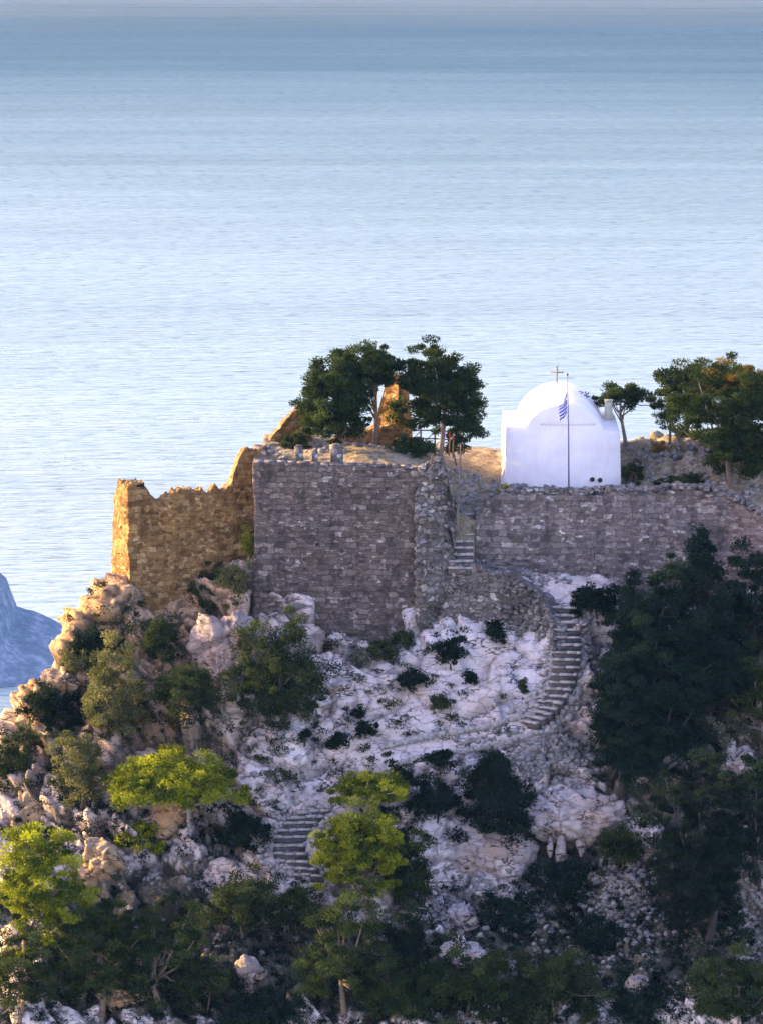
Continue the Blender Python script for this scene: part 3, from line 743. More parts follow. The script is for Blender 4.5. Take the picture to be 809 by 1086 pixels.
def boulder(u, v, wpx, hpx, label, seed, y=None, sink=.38, mat=None, name='boulder', deep=.9):
    p = ground(u, v) if y is None else at(u, v, y)
    r = np.array([wpx * KPX / 2, wpx * KPX / 2 * deep, hpx * KPX / 2])
    V = IV.copy(); rg = np.random.default_rng(seed)
    for _ in range(16):     # planar breaks
        n = rg.normal(size=3); n /= np.linalg.norm(n); d = .42 + .42 * rg.random(); t = V @ n; V = V - np.maximum(t - d, 0)[:, None] * n * .97
    V = V * r
    b, c = blocks(V + seed * 7.1, max(.5, min(r) * .9), seed); nr = IV
    b2_, _ = blocks(V * np.array([1, 1, 1.6]) + seed * 3.3, .32, seed + 9)
    V = V + nr * (b * .42 + b2_ * .35 + .07 * fbm(V * 2 + seed, 4, seed))[:, None]
    loc = p + np.array([0, r[1] * .2, r[2] * (1 - 2 * sink)])
    me = make_mesh(name, V, IF, False); o = obj(name, me, mat or (M_BOULD_W if u < 230 else M_BOULD), None, tuple(loc)); tag(o, label, 'rock'); return o
boulder(238, 700, 92, 110, 'big cracked boulder at the lower left corner of the keep wall', 1, sink=.42, mat=M_BOULD_G)
boulder(362, 733, 44, 30, 'rounded pale boulder right of the big dark shrub under the keep wall', 2)
boulder(278, 730, 46, 30, 'flat pale ledge stone left of the big dark shrub', 3)
boulder(118, 668, 62, 70, 'jagged sunlit crag at the foot of the tower wall', 4, sink=.35)
boulder(95, 690, 42, 46, 'smaller leaning crag on the left ridge below the tower wall', 14, sink=.35)
boulder(62, 742, 66, 58, 'weathered reddish outcrop on the left skyline above the dark hollow', 5, sink=.35)
boulder(612, 668, 34, 26, 'smooth pale boulder under the very dark round bush beside the steps', 6)
boulder(622, 728, 26, 44, 'upright pale boulder on the right bend of the curving steps', 7)
boulder(622, 832, 40, 22, 'low lavender boulder below the large right-hand pines', 8)
boulder(690, 905, 40, 60, 'leaning pale slab beside the cave bush', 9)
boulder(715, 825, 40, 46, 'pale broken rock showing between the dark pines', 10)
boulder(775, 815, 76, 66, 'broad pale outcrop at the right edge among the pines', 11)
boulder(270, 1045, 42, 50, 'split grey boulder in the shaded bottom gully', 12, mat=M_BOULD_G)
boulder(130, 1060, 60, 40, 'grey boulder half hidden in the dark scrub at bottom left', 13)
boulder(190, 860, 70, 80, 'tan weathered boulder behind the wind-bent bright pine', 15, sink=.4)
boulder(110, 930, 66, 90, 'tan craggy rock face left of the shaded gully', 16, sink=.4)
boulder(490, 985, 54, 40, 'pale angular rock below the lavender cliff', 17)
boulder(495, 1020, 60, 40, 'long pale ledge rock just above the bottom bushes', 18)
boulder(395, 1010, 40, 30, 'grey rock under the bright pines', 19)
boulder(30, 870, 70, 60, 'ribbed tan rock slope at the left edge', 20, sink=.45)
boulder(672, 1048, 34, 18, 'small pale stone in the lower right scrub', 21, mat=M_BOULD_G)

# overhanging cliff with stone columns over a shallow cave
ov = empty('rock_overhang', tuple(at(590, 920, -9.0))); tag(ov, 'pale lavender limestone overhang with column-like drips over a dark cave', 'rock')
def rockpart(name, c, r, seed, parent, am=.35):
    V = IV * np.array(r); rg = np.random.default_rng(seed)
    b, _ = blocks(V + seed * 5.3, .7, seed); V = V + IV * (b * am + .05 * fbm(V * 2 + seed, 4, seed))[:, None]
    o = obj(name, make_mesh(name, V, IF, False), M_BOULD, parent); o.location = np.array(c) - np.array(parent.location); return o
rockpart('roof_slab', at(612, 864, -6.4), (3.1, 2.5, 1.45), 3, ov, .95)
rockpart('side_block', at(512, 903, -7.6), (2.75, 1.4, 2.0), 5, ov, .6)
rockpart('end_block', at(672, 893, -7.4), (1.0, 1.2, 1.5), 6, ov, .6)
for k, (u, v, rx_, hh) in enumerate([(595, 903, .30, 1.0), (616, 895, .22, .75), (583, 899, .16, .6)]):
    rockpart('rock_column', at(u, v, -8.3), (rx_, rx_, hh), 11 + k, ov, .2)

# ------------------------------------------------------------------ chapel
CH = at(597, 514, 6.0); CH[2] = at(597, 514, 6.0)[2]
ch = empty('white_chapel', tuple(CH)); tag(ch, 'small whitewashed chapel with barrel-vaulted roof and cross on the castle terrace', 'chapel')
def ch_profile(hw, sh_l, sh_r, aw, rise, cx, base):
    n = 28; th = np.linspace(math.pi, 0, n)
    # circular segment
    Rr = (aw * aw + rise * rise) / (2 * rise); a0 = math.asin(min(1, aw / Rr)); ang = np.linspace(-a0, a0, n)
    arc = np.stack([cx + Rr * np.sin(ang), sh_l + rise - Rr + Rr * np.cos(ang)], 1)
    return np.concatenate([[[-hw - .10, base], [-hw, sh_l]], arc, [[hw, sh_r], [hw + .10, base]]])
f0 = ch_profile(3.06, 2.98, 2.9, 2.12, 1.42, .06, -.9); f1 = ch_profile(3.10, 3.02, 2.96, 2.34, 1.66, .02, -.9)
nP = len(f0); rings = []
ys = [0, .04, 2, 4, 6, 7.96, 8.0]
for i, y in enumerate(ys):
    t = y / 8; pr_ = f0 * (1 - t) + f1 * t
    if i in (0, len(ys) - 1): pr_ = pr_ * np.array([.993, 1]) - np.array([0, .025]) * (pr_[:, 1:2] > 0)
    rings.append(np.stack([pr_[:, 0], np.full(nP, y), pr_[:, 1]], 1))
Vc = np.concatenate(rings); mb = MB()
Vc[:, 2] += .012 * fbm(Vc * 1.3, 3, 4); Vc[:, 0] += .012 * fbm(Vc * .9, 3, 5)
qq = [[r * nP + k, r * nP + k + 1, (r + 1) * nP + k + 1, (r + 1) * nP + k] for r in range(len(ys) - 1) for k in range(nP - 1)]
qq += [[(r + 1) * nP, r * nP, r * nP + 0, (r + 1) * nP + 0][:4] for r in []]
mb.add(Vc, qq, [list(range(nP))[::-1]][0:1], [[(len(ys) - 1) * nP + k for k in range(nP)]])
body = mb.build('chapel_body', M_PLAST, ch)
# shallow sloping plaster ledge across the facade
mb = MB(); mb.add([(-1.25, -.03, 3.30), (1.72, -.03, 3.30), (1.72, .02, 3.46), (-1.25, .02, 3.46), (-1.25, .02, 3.22), (1.72, .02, 3.22)],
                  [[0, 1, 2, 3], [0, 4, 5, 1], [3, 2, 5, 4]], [[0, 3, 4], [1, 5, 2]])
mb.build('facade_ledge', M_PLAST, ch)
# flared whitewashed plinth at the left foot
mb = MB(); mb.add([(-3.6, .6, -.5), (-3.05, .4, -.5), (-3.05, .4, .7), (-3.6, 7.6, -.2), (-3.05, 7.8, -.2), (-3.05, 7.8, 1.0)], [[0, 3, 5, 2], [0, 1, 4, 3], [1, 2, 5, 4]], [[0, 2, 1], [3, 4, 5]])
mb.build('plinth', M_PLAST, ch)
cr = MB(); cr.box((0, 0, .48), (.085, .07, 1.0)); cr.box((0, -.002, .66), (.66, .065, .08)); cr.box((0, -.004, .985), (.14, .06, .05)); cr.box((-.33, -.004, .66), (.05, .06, .13)); cr.box((.33, -.004, .66), (.05, .06, .13))
cr.build('roof_cross', M_CROSS, ch, loc=(-.10, 7.2, f1[:, 1].max() - .05))
for x, z in ((1.58, .30), (2.0, .26)):
    mb = MB(); mb.tube([(0, .02, 0), (0, -.06, 0), (0, -.12, 0)], [.12, .13, .12], 9); mb.build('wall_vent', M_DARK, ch, loc=(x, -.005, z))

# rubble at the foot of the facade
rg = np.random.default_rng(77); mb = MB(); pts = []
for i in range(130):
    x = CH[0] - 3.2 + rg.random() * 7.0; y = 5.9 - rg.random() ** 1.5 * 3.5; pts.append((x, y, tz(x, y) + .04))
for i in range(90):
    x = 4.0 + rg.random() * 2.5; y = 1.8 + rg.random() * 5; pts.append((x, y, tz(x, y) + .04))
for i in range(260):
    x = 13.5 + rg.random() * 9; y = 1.5 + rg.random() * 10; pts.append((x, y, tz(x, y) + .04))
for i in range(55):
    x = -6.5 + rg.random() * 9; y = 2.2 + rg.random() * 5; pts.append((x, y, tz(x, y) + .04))
stone_pile(mb, pts, .30, rg); tag(mb.build('terrace_rubble', M_SCREE), kind='stuff')

# pillar remnant right of the chapel
c = at(645, 452, 10.5); mb = MB()
mb.box((0, 0, .2), (.40, .40, 2.4), 0, .03, np.random.default_rng(1)); mb.box((0, 0, 1.45), (.46, .46, .12)); mb.box((0, 0, -.9), (.5, .5, .5), 0, .03, np.random.default_rng(1))
tag(mb.build('masonry_pillar', M_CHIM, loc=tuple(c)), 'slim square masonry pillar beside the right side of the chapel roof', 'pillar')

# flagpole and flag
fb = at(603, 516, 5.2); ft = at(601.5, 398, 5.2)
mb = MB(); mb.tube([(0, 0, -.3), (ft - fb) * .5 + np.array([.02, 0, 0]), ft - fb], [.045, .04, .028], 8)
fp = empty('flagpole', tuple(fb)); tag(fp, 'thin dark flagpole standing in front of the chapel facade', 'flagpole')
mb.build('pole', M_POLE, fp)
mb = MB(); mb.tube([(0, 0, 0), (0, 0, .12)], [.06, .05], 8); o = mb.build('finial', M_IRON, fp); o.location = tuple(ft - fb)
def flag_mat():
    k = N('flag_cloth'); uv = k.n('UVMap'); sx = k.n('SeparateXYZ'); k.l(uv.outputs[0], sx.inputs[0])
    x, y = sx.outputs[0], sx.outputs[1]
    st = k.math('GREATER_THAN', k.math('MODULO', k.math('MULTIPLY', y, 9), 2.0), 1.0)      # nine stripes, blue first
    inc = k.math('MULTIPLY', k.math('LESS_THAN', x, .37), k.math('GREATER_THAN', y, .444))
    cx = k.math('LESS_THAN', k.math('ABSOLUTE', k.math('SUBTRACT', x, .185)), .037)
    cyy = k.math('LESS_THAN', k.math('ABSOLUTE', k.math('SUBTRACT', y, .722)), .056)
    crs = k.math('MAXIMUM', cx, cyy)
    wht = k.n('Mix', data_type='FLOAT'); k.l(inc, wht.inputs[0]); k.l(st, wht.inputs[2]); k.l(crs, wht.inputs[3])
    col = k.mix(wht.outputs[0], (.01, .04, .42), (.62, .62, .64)); k.bsdf(col, .8, None, .1); return k.m
nu, nv = 22, 14
fw, fh = 1.75, 1.15; Vf = []; UV = []
hst = at(602, 415, 5.2)
for j in range(nv + 1):
    for i in range(nu + 1):
        a, b = i / nu, j / nv            # a along fly, b from top to bottom of the hoist
        sag = a ** .8
        xx = -.06 - .38 * a - .10 * math.sin(a * 9 + b * 2) * a - .05 * b * a
        yy = .16 * math.sin(a * 7.5 + b * 1.2) * a ** .6
        zz = -b * fh * (1 - .55 * sag) - 1.05 * sag * (1 - .12 * math.cos(b * 3)) 
        Vf.append((xx, yy - .05, zz)); UV.append((a, 1 - b))
qf = [[j * (nu + 1) + i, j * (nu + 1) + i + 1, (j + 1) * (nu + 1) + i + 1, (j + 1) * (nu + 1) + i] for j in range(nv) for i in range(nu)]
fme = make_mesh('flag', Vf, np.array(qf), True); uvl = fme.uv_layers.new(name='UVMap')
li = np.zeros(len(fme.loops), np.int32); fme.loops.foreach_get('vertex_index', li)
uvl.data.foreach_set('uv', np.array(UV, np.float32)[li].ravel())
fo = obj('flag', fme, flag_mat(), None, tuple(hst)); tag(fo, 'limp blue and white striped flag hanging from the flagpole', 'flag')
sol = fo.modifiers.new('thick', 'SOLIDIFY'); sol.thickness = .012

# ------------------------------------------------------------------ ruins on the terrace
rx = [(248, 500), (258, 488), (270, 480), (280, 472), (290, 461), (300, 449), (309, 438), (316, 431), (322, 430), (327, 436), (329, 450), (334, 470), (336, 490)]
RP = np.array([at(u, v, 7.5) for u, v in rx])
o = wall('ruined_gable', [(RP[0, 0], 7.2), (RP[-1, 0], 7.8)], interp(RP[:, 0] - RP[0, 0], RP[:, 2]), lambda s: -3.5, .9, M_WARM, None, .10, .10, .14, 51, .36)
tag(o, 'sloping ruined wall rising like a gable behind the left corner of the keep', 'ruined wall')
px_ = [(402, 474), (404, 440), (406, 418), (409, 403), (414, 396), (419, 397), (422, 404), (424, 425), (426, 445), (428, 474)]
RP2 = np.array([at(u, v, 9.5) for u, v in px_])
o = wall('ruined_pillar', [(RP2[0, 0], 10.4), (RP2[-1, 0], 8.9)], interp((RP2[:, 0] - RP2[0, 0]) * float(np.hypot(RP2[-1, 0] - RP2[0, 0], 1.5) / (RP2[-1, 0] - RP2[0, 0])), RP2[:, 2]), lambda s: .5, .7, M_WARM, None, .10, .09, .10, 53, .34)
tag(o, 'tall jagged orange masonry stump standing between the terrace pines', 'ruined wall')
lo = np.array([at(u, v, 8.2) for u, v in [(340, 468), (360, 462), (385, 455), (400, 452), (424, 456), (432, 470)]])
o = wall('low_ruin', [(lo[0, 0], 8.2), (lo[-1, 0], 8.0)], interp(lo[:, 0] - lo[0, 0], lo[:, 2]), lambda s: .5, .7, M_WARM, None, .10, .09, .16, 57, .36)
tag(o, 'low broken brown wall behind the trunks of the terrace pines', 'ruined wall')
for k, (u, v, wpx, hpx, lab) in enumerate([(317, 490, 9, 20, 'small upright stone slab on the keep wall near its left end'), (357, 491, 13, 22, 'broader upright stone block on the keep wall under the left pine'), (334, 491, 6, 16, 'narrow upright stone on the keep wall between slab and block')]):
    c = at(u, v + 3, 1.2); mb = MB(); rg = np.random.default_rng(k); h = hpx * KPX
    mb.box((0, 0, h / 2), (wpx * KPX, .35, h), .1 * k, .035, rg); mb.box((0.01, .05, h + .03), (wpx * KPX * .7, .26, .08), .1 * k, .03, rg)
    mb.box((0.01, .0, .06), (wpx * KPX * 1.25, .45, .14), .1 * k, .03, rg)
    tag(mb.build('standing_stone', M_RUBB, loc=tuple(c)), lab, 'stone block')

# railings
def railing(name, label, posts, h, y, mat, braces=True):
    P = [at(u, v, y) for u, v in posts]; e = empty(name, tuple(P[0])); tag(e, label, 'railing')
    for p in P:
        mb = MB(); mb.box((0, 0, h / 2 - .15), (.09, .09, h + .3)); mb.build('post', mat, e, loc=tuple(p - P[0]))
    for z in (h * .93, h * .5):
        mb = MB(); mb.tube([p - P[0] + np.array([0, -.06, z]) for p in P], [.035] * len(P), 6); mb.build('rail', mat, e)
    if braces:
        for a, b in zip(P[:-1], P[1:]):
            mb = MB(); mb.tube([a - P[0] + np.array([0, -.05, .08]), (a + b) / 2 - P[0] + np.array([0, -.05, h * .5]), b - P[0] + np.array([0, -.05, h * .9])], [.026] * 3, 5); mb.build('brace', mat, e)
    return e
railing('wooden_railing', 'weathered wooden railing with diagonal braces behind the dark round terrace bush', [(430, 475), (446, 475), (461, 475), (475, 476), (488, 477)], 1.05, 8.6, M_WOOD)
pp = [(485, 560, -.1), (486, 535, .9), (487, 512, 2.2), (488, 490, 4.0)]
P = [at(u, v, y) for u, v, y in pp]; e = empty('stair_handrail', tuple(P[0])); tag(e, 'thin dark handrail climbing beside the upper steps up to the terrace', 'railing')
for p in P:
    mb = MB(); mb.tube([(0, 0, -.4), (0, 0, 1.0)], [.04, .035], 7); mb.build('post', M_WOOD, e, loc=tuple(p - P[0]))
mb = MB(); mb.tube([p - P[0] + np.array([0, 0, .98]) for p in P], [.035] * 4, 7); mb.build('rail', M_WOOD, e)
for k, (u, v) in enumerate([(476, 474), (480, 476)]):
    c = at(u, v, 6.2); mb = MB(); mb.tube([(0, 0, -.5), (0.03, 0, .6)], [.035, .03], 7); st_ = empty('marker_stake', tuple(c))
    mb.build('stake', M_WOOD, st_); mb = MB(); mb.tube([(0.02, 0, .45), (0.03, 0, .78)], [.05, .05], 8); mb.build('red_top', M_RED, st_)
    tag(st_, 'thin stake with a red top at the railing end, ' + ('the one nearer the pine trunk' if k == 0 else 'the one nearer the stairs'), 'stake')

# ------------------------------------------------------------------ plants
def leaves(C, rc, per, L, W, flat, rg, up=.35, spread=1.0):
    """leaf quads round clump centres C; returns verts, quads, tint"""
    n = len(C) * per; ci = np.repeat(np.arange(len(C)), per)
    g = rg.normal(size=(n, 3)); g /= np.linalg.norm(g, axis=1, keepdims=True); rad = rg.random(n) ** .45
    off = g * rad[:, None] * rc[ci][:, None] * np.array([1, 1, flat])
    p = C[ci] + off
    d = g * np.array([1, 1, .7]) + rg.normal(size=(n, 3)) * .55 * spread + np.array([0, 0, up]); d /= np.linalg.norm(d, axis=1, keepdims=True)
    s = np.cross(d, rg.normal(size=(n, 3))); s /= np.linalg.norm(s, axis=1, keepdims=True) + 1e-9
    l = L * (.6 + .8 * rg.random(n))[:, None]; wd = W * (.6 + .8 * rg.random(n))[:, None]
    V = np.stack([p - d * l * .5, p + s * wd * .5, p + d * l * .5, p - s * wd * .5], 1).reshape(-1, 3)
    Fq = np.arange(n * 4).reshape(-1, 4)
    ct = rg.normal(size=len(C)) * .27
    tint = np.clip(.45 + ct[ci] + rg.normal(size=n) * .16, 0, 1)
    return V, Fq, np.repeat(tint, 4)

def crown_points(rx, ry, rz, n, rg, style):
    d = rg.normal(size=(n * 3, 3)); d /= np.linalg.norm(d, axis=1, keepdims=True)
    if style == 'umbrella': d[:, 2] = np.abs(d[:, 2]) * 1.25 - .5
    elif style in ('pine', 'bush'): d = d[d[:, 2] > -.75]
    d = d[:n]
    wob = 1 + .52 * fbm(d * 1.6 + rg.random() * 50, 3, int(rg.integers(1000)))
    r = (.30 + .70 * rg.random(len(d)) ** .45) * wob
    if style == 'conifer':
        z = rg.random(len(d)) ** 1.3 * 2 - 1; ww = (1 - (z + 1) / 2) ** .8 * 1.05 + .08
        th = rg.random(len(d)) * 6.283; rr = (.35 + .65 * rg.random(len(d)) ** .5) * ww * (1 + .25 * rg.normal(size=len(d)))
        return np.stack([np.cos(th) * rr * rx, np.sin(th) * rr * ry, z * rz], 1)
    return d * r[:, None] * np.array([rx, ry, rz])

def plant(name, label, cat, kind, box, base=None, y=None, style='bush', group=None, seed=1, bark=None, density=1.0, leaf=None, limbs=True, off_y=0.0, deep=.85):
    u0, v0, u1, v1 = box; uc, vc = (u0 + u1) / 2, (v0 + v1) / 2
    if base is None: base = (uc, v1 - 2)
    p = ground(*base) if y is None else at(base[0], base[1], y)
    if y is None: p = p + np.array([0, 0, -.1])
    yy = p[1] + off_y; k = (yy - CAM[1]) / (DIST * CP) * KPX
    c = at(uc, vc, yy); rx = (u1 - u0) * k / 2; rz = (v1 - v0) * k / 2; ry = max(rx * deep, .25)
    rg = np.random.default_rng(seed); vol = (rx * ry * rz) ** (1 / 3)
    area = rx * rz
    cl = np.clip(.165 * vol + .14, .15, .50)
    nC = int(np.clip(density * 4.2 * (rx * ry + rx * rz + ry * rz) / (cl * cl) * .42, 7, 330))
    gr = 1.10 if cat == 'tree' else 1.0
    C = crown_points(gr * max(rx - cl * .45, rx * .5), gr * max(ry - cl * .45, ry * .5), gr * max(rz - cl * .3, rz * .5), nC, rg, style) + c - p
    rc = cl * (.5 + .9 * rg.random(len(C)))
    L, W = leaf or ((.19, .06) if style in ('pine', 'umbrella', 'conifer') else (.13, .075))
    flat = .55 if style == 'pine' else .62 if style == 'umbrella' else .75
    per = int(np.clip(165 * (cl / .45) ** 1.6, 45, 200))
    V, Fq, tint = leaves(C, rc, per, L, W, flat, rg, .35 if style != 'conifer' else .0)
    e = empty(name, tuple(p)); tag(e, label, cat, group)
    me = make_mesh('crown', V, Fq); attr(me, 'tint', tint)
    tree = cat == 'tree'
    o = obj('crown' if tree else 'foliage', me, LEAF[kind], e)
    if limbs:
        mb = MB(); top = c - p; h = np.linalg.norm(top); tr = (.03 + .020 * (h + rz)) if tree else .03 + .012 * rz
        bend = np.array([rg.normal() * .12 * h, rg.normal() * .1 * h, 0])
        trunk = [np.zeros(3) - np.array([0, 0, .3]), top * .3 + bend * .7, top * .65 + bend, top + np.array([0, 0, rz * .35])]
        mb.tube(trunk, [tr * 1.25, tr, tr * .75, tr * .25], 8)
        for i in rg.permutation(len(C))[:min(len(C), 16 if tree else 8)]:
            a = trunk[1] + (trunk[3] - trunk[1]) * (.1 + .75 * rg.random()); m = a * .5 + C[i] * .5 + np.array([0, 0, -.12 * rz + rg.normal() * .1])
            mb.tube([a, m, C[i]], [tr * .5, tr * .33, tr * .12], 6)
        mb.build('trunk' if tree else 'stem', bark or (M_BARKD if kind in ('dusk', 'juniper') else M_BARK), e, True)
    return e

sd_ = [100]
def T(label, kind, box, base=None, y=None, style='pine', name='pine_tree', **k):
    sd_[0] += 1; return plant(name, label, 'tree', kind, box, base, y, style, seed=sd_[0], **k)
def B(label, kind, box, base=None, y=None, style='bush', name='shrub', cat='shrub', **k):
    sd_[0] += 1; return plant(name, label, cat, kind, box, base, y, style, seed=sd_[0], **k)

# terrace trees
T('dark pine leaning left above the left part of the keep wall', 'pine', (316, 386, 394, 474), (350, 492), 4.6, density=2.6)
T('tallest terrace pine in front of the jagged orange masonry stump', 'pine', (350, 368, 430, 416), (397, 476), 6.0, density=2.4)
T('dark pine with a bare pale trunk beside the wooden railing', 'pine', (426, 371, 514, 470), (466, 482), 6.6, density=2.4, bark=M_BARKP)
T('little umbrella pine with forked trunk behind the chapel', 'pine', (623, 404, 692, 441), (664, 468), 12, 'umbrella', density=.9, bark=M_BARKP)
T('bushy terrace pine with sunlit top between umbrella pine and dark right-hand pine', 'scrub', (694, 386, 778, 452), (752, 500), 10, density=1.8)
T('large dark pine behind the curtain wall at the right edge of the terrace', 'pine', (735, 400, 835, 520), (783, 532), 3.6, density=2.4)
T('browning pine crown behind the large dark terrace pine', 'rust', (745, 387, 832, 425), (800, 480), 8.5, density=1.6)
T('sparse grey sapling right of the umbrella pine', 'grey', (696, 424, 724, 466), (710, 474), 11, name='sapling', density=.6)
# terrace shrubs
B('dense dark dome-shaped bush on the keep terrace in front of the railing', 'pine', (411, 462, 468, 491), (440, 492), 4.2)
B('spreading olive-green shrub on top of the ruined gable beside the keep corner', 'scrub', (298, 458, 332, 482), (315, 484), 6.5)
B('straggly olive shrub at the right end of the wooden railing', 'scrub', (469, 455, 500, 486), (484, 488), 7.2, density=.7)
B('tiny yellow-green tuft on the curtain wall left of the chapel', 'lime', (525, 513, 543, 528), (534, 530), 2.0)
B('low dark shrub under the right terrace pine', 'scrub', (700, 503, 748, 522), (724, 522), 4.6)
B('dark low shrub against the right side of the chapel', 'scrub', (657, 488, 686, 514), (671, 515), 6.4, density=.8)
B('small dry shrub on the rocky bank right of the chapel', 'dry', (690, 468, 716, 484), (703, 486), 10, density=.6)
# left flank
B('dark upright shrub against the warm tower wall', 'scrub', (203, 598, 238, 658), (222, 652))
B('dry olive shrub between tower wall and keep corner', 'olive', (228, 594, 268, 640), (250, 636))
B('bright yellow-green plant hanging at the keep corner', 'lime', (256, 558, 270, 596), (264, 598), .9)
B('rounded bright green bush below the tower wall', 'scrub', (148, 655, 193, 710), (172, 702), density=1.1)
T('dull olive-green tree standing on the left slope', 'olive', (84, 690, 152, 800), (120, 802), None, 'bush', 'olive_tree', density=1.2)
B('dark shrub right of the olive-green tree under the cracked boulder', 'scrub', (160, 698, 240, 768), (200, 758))
B('blackish bush in the hollow beneath the reddish outcrop', 'juniper', (24, 728, 88, 778), (58, 770))
B('yellow-green scrub on the skyline left of the crags', 'olive', (62, 688, 100, 722), (82, 714))
B('dark bush in the cleft under the sunlit crag', 'juniper', (78, 664, 122, 702), (100, 700))
B('orange-brown dead shrub on the left slope', 'dry', (178, 742, 200, 778), (190, 776))
B('grey-green shrub below the orange-brown dead shrub', 'grey', (188, 744, 246, 802), (215, 794))
B('biggest dark shrub on the pale rock under the keep wall', 'scrub', (246, 664, 344, 784), (300, 765), density=1.5)
B('dark scrub clinging to the left edge of the hill', 'scrub', (-14, 768, 42, 850), (12, 835))
B('olive-green scrub below the olive tree', 'olive', (56, 778, 112, 862), (86, 850))
T('wind-bent pine with bright yellow-green top and bare pale limbs', 'bright', (98, 793, 254, 870), (196, 892), None, 'umbrella', density=1.1, bark=M_BARKP)
T('small bright pine below the wind-bent pine', 'bright', (116, 864, 182, 922), (156, 926), None, 'umbrella', density=.6, bark=M_BARKP)
T('bright green pine at the left edge of the lower slope', 'bright', (-6, 878, 82, 1000), (34, 1040), None, density=1.6)
T('mixed green tree filling the bottom left corner', 'scrub', (-20, 985, 62, 1090), (20, 1082), None)
T('broad dark tree mass along the bottom left', 'pine', (55, 950, 150, 1075), (108, 1070), None, density=1.1)
T('dark crown right of the broad bottom left tree', 'pine', (130, 955, 212, 1070), (172, 1066), None, density=1.0)
B('grey-green thicket above the split grey boulder', 'scrub', (214, 915, 300, 1005), (258, 995))
B('dusky thicket under the lowest broad steps', 'scrub', (285, 930, 350, 1005), (318, 998))
B('almost black bush left of the lowest broad steps', 'juniper', (230, 858, 288, 912), (258, 902), density=1.2)
T('upper one of the two bright pines in the middle of the slope', 'bright', (340, 812, 440, 864), (395, 905), None, 'umbrella', density=.7, bark=M_BARKP)
T('lower fuller bright pine in the middle of the slope', 'bright', (342, 862, 436, 948), (404, 975), None, density=1.9)
B('dark shrub leaning on the lower fuller bright pine', 'pine', (410, 880, 462, 980), (436, 972))
T('shaded pine below the bright pines', 'pine', (318, 952, 412, 1075), (366, 1078), None)
B('dark thicket in the gap right of the shaded pine', 'juniper', (400, 960, 462, 1050), (432, 1040))
B('dark scrub left of the split grey boulder', 'scrub', (186, 1010, 250, 1080), (218, 1075))
# small cushions on the pale rock
for lab, kind, bx_ in [
    ('round dark cushion bush in the centre of the pale rock', 'juniper', (459, 674, 496, 708)), ('flat dark cushion left of and below the round central one', 'juniper', (422, 708, 454, 732)),
    ('dark tuft high on the pale rock under the retaining wall', 'juniper', (512, 656, 538, 684)), ('tiny dark tuft right of the round central cushion', 'juniper', (489, 712, 508, 728)),
    ('dark bush at the foot of the keep wall', 'scrub', (386, 678, 420, 702)), ('small bush at the keep foot beside the larger one', 'scrub', (414, 668, 438, 686)),
    ('twiggy grey bush at the keep foot left of the larger one', 'grey', (370, 684, 394, 712)),
    ('black cushion low on the pale rock', 'juniper', (345, 776, 374, 796)), ('dark cushion right of the black one low on the pale rock', 'juniper', (376, 762, 400, 786)),
    ('small dark cushion above the black one', 'juniper', (372, 750, 388, 764)), ('dark bush on the path edge below the pale rock', 'juniper', (450, 794, 484, 816)),
    ('dark bush right above the upper bright pine', 'juniper', (408, 812, 442, 842)), ('wide dark bush left of the spreading juniper', 'juniper', (434, 826, 492, 872)),
    ('thin dark tuft in a crack above the stone-edged path', 'scrub', (455, 738, 482, 756)), ('tiny tuft in a crack right of centre on the pale rock', 'scrub', (548, 722, 560, 736)),
    ('little dark tuft below the biggest dark shrub', 'juniper', (316, 772, 330, 786))]:
    B(lab, kind, bx_, limbs=True)
B('spreading dark juniper tree on the rim of the lavender cliff', 'juniper', (478, 794, 574, 888), (530, 880), None, 'conifer', 'juniper_bush', density=1.3)
# right-hand grove
B('very dark round bush at the top of the lower steps', 'juniper', (604, 617, 660, 664), (634, 656), density=1.4)
T('tallest pointed pine of the right-hand grove rising against the curtain wall', 'dusk', (706, 566, 784, 700), (745, 712), None, 'conifer', density=1.4)
T('small pointed pine between very dark bush and tallest grove pine', 'dusk', (650, 606, 690, 700), (668, 706), None, 'conifer', density=1.2)
T('wide dark pine beside the bend of the lower steps', 'dusk', (622, 676, 716, 840), (660, 845), None, density=1.8)
T('dense dark pine filling the middle of the right-hand grove', 'dusk', (646, 612, 752, 770), (702, 800), None, density=1.7)
T('dark blue-green pine under the tallest grove pine', 'dusk', (714, 646, 802, 782), (760, 796), None, density=1.6)
T('dark pine cut by the right edge below the curtain wall', 'dusk', (764, 592, 842, 724), (806, 745), None, density=1.6)
T('grey-green pine at the right edge of the grove', 'scrub', (772, 690, 836, 790), (808, 800), None)
T('blackest pine low in the grove with crown reaching the lower slope', 'juniper', (688, 834, 798, 1014), (742, 1014), None, density=1.6)
T('dark pine at the right edge beneath the pale outcrop', 'dusk', (764, 800, 836, 940), (806, 945), None, density=1.2)
T('low dark pine closing the gap under the middle of the grove', 'dusk', (640, 735, 760, 850), (705, 850), None, density=1.2)
T('dark young pine between wide dark pine and middle grove pine', 'dusk', (640, 660, 700, 770), (668, 790), None, density=1.3)
B('bare grey twiggy shrub among the grove above the pale outcrop', 'grey', (738, 752, 806, 800), (772, 798), density=.45)
B('dull green bush growing at the cave mouth', 'scrub', (632, 874, 686, 928), (660, 922))
B('dark scrub below the cave columns', 'dusk', (556, 908, 640, 965), (600, 962), density=.8)
B('dark scrub under the lavender cliff', 'dusk', (505, 940, 570, 1000), (538, 996), density=.8)
B('dark green bush between the grove and lower scree', 'dusk', (600, 968, 660, 1020), (630, 1016), density=.8)
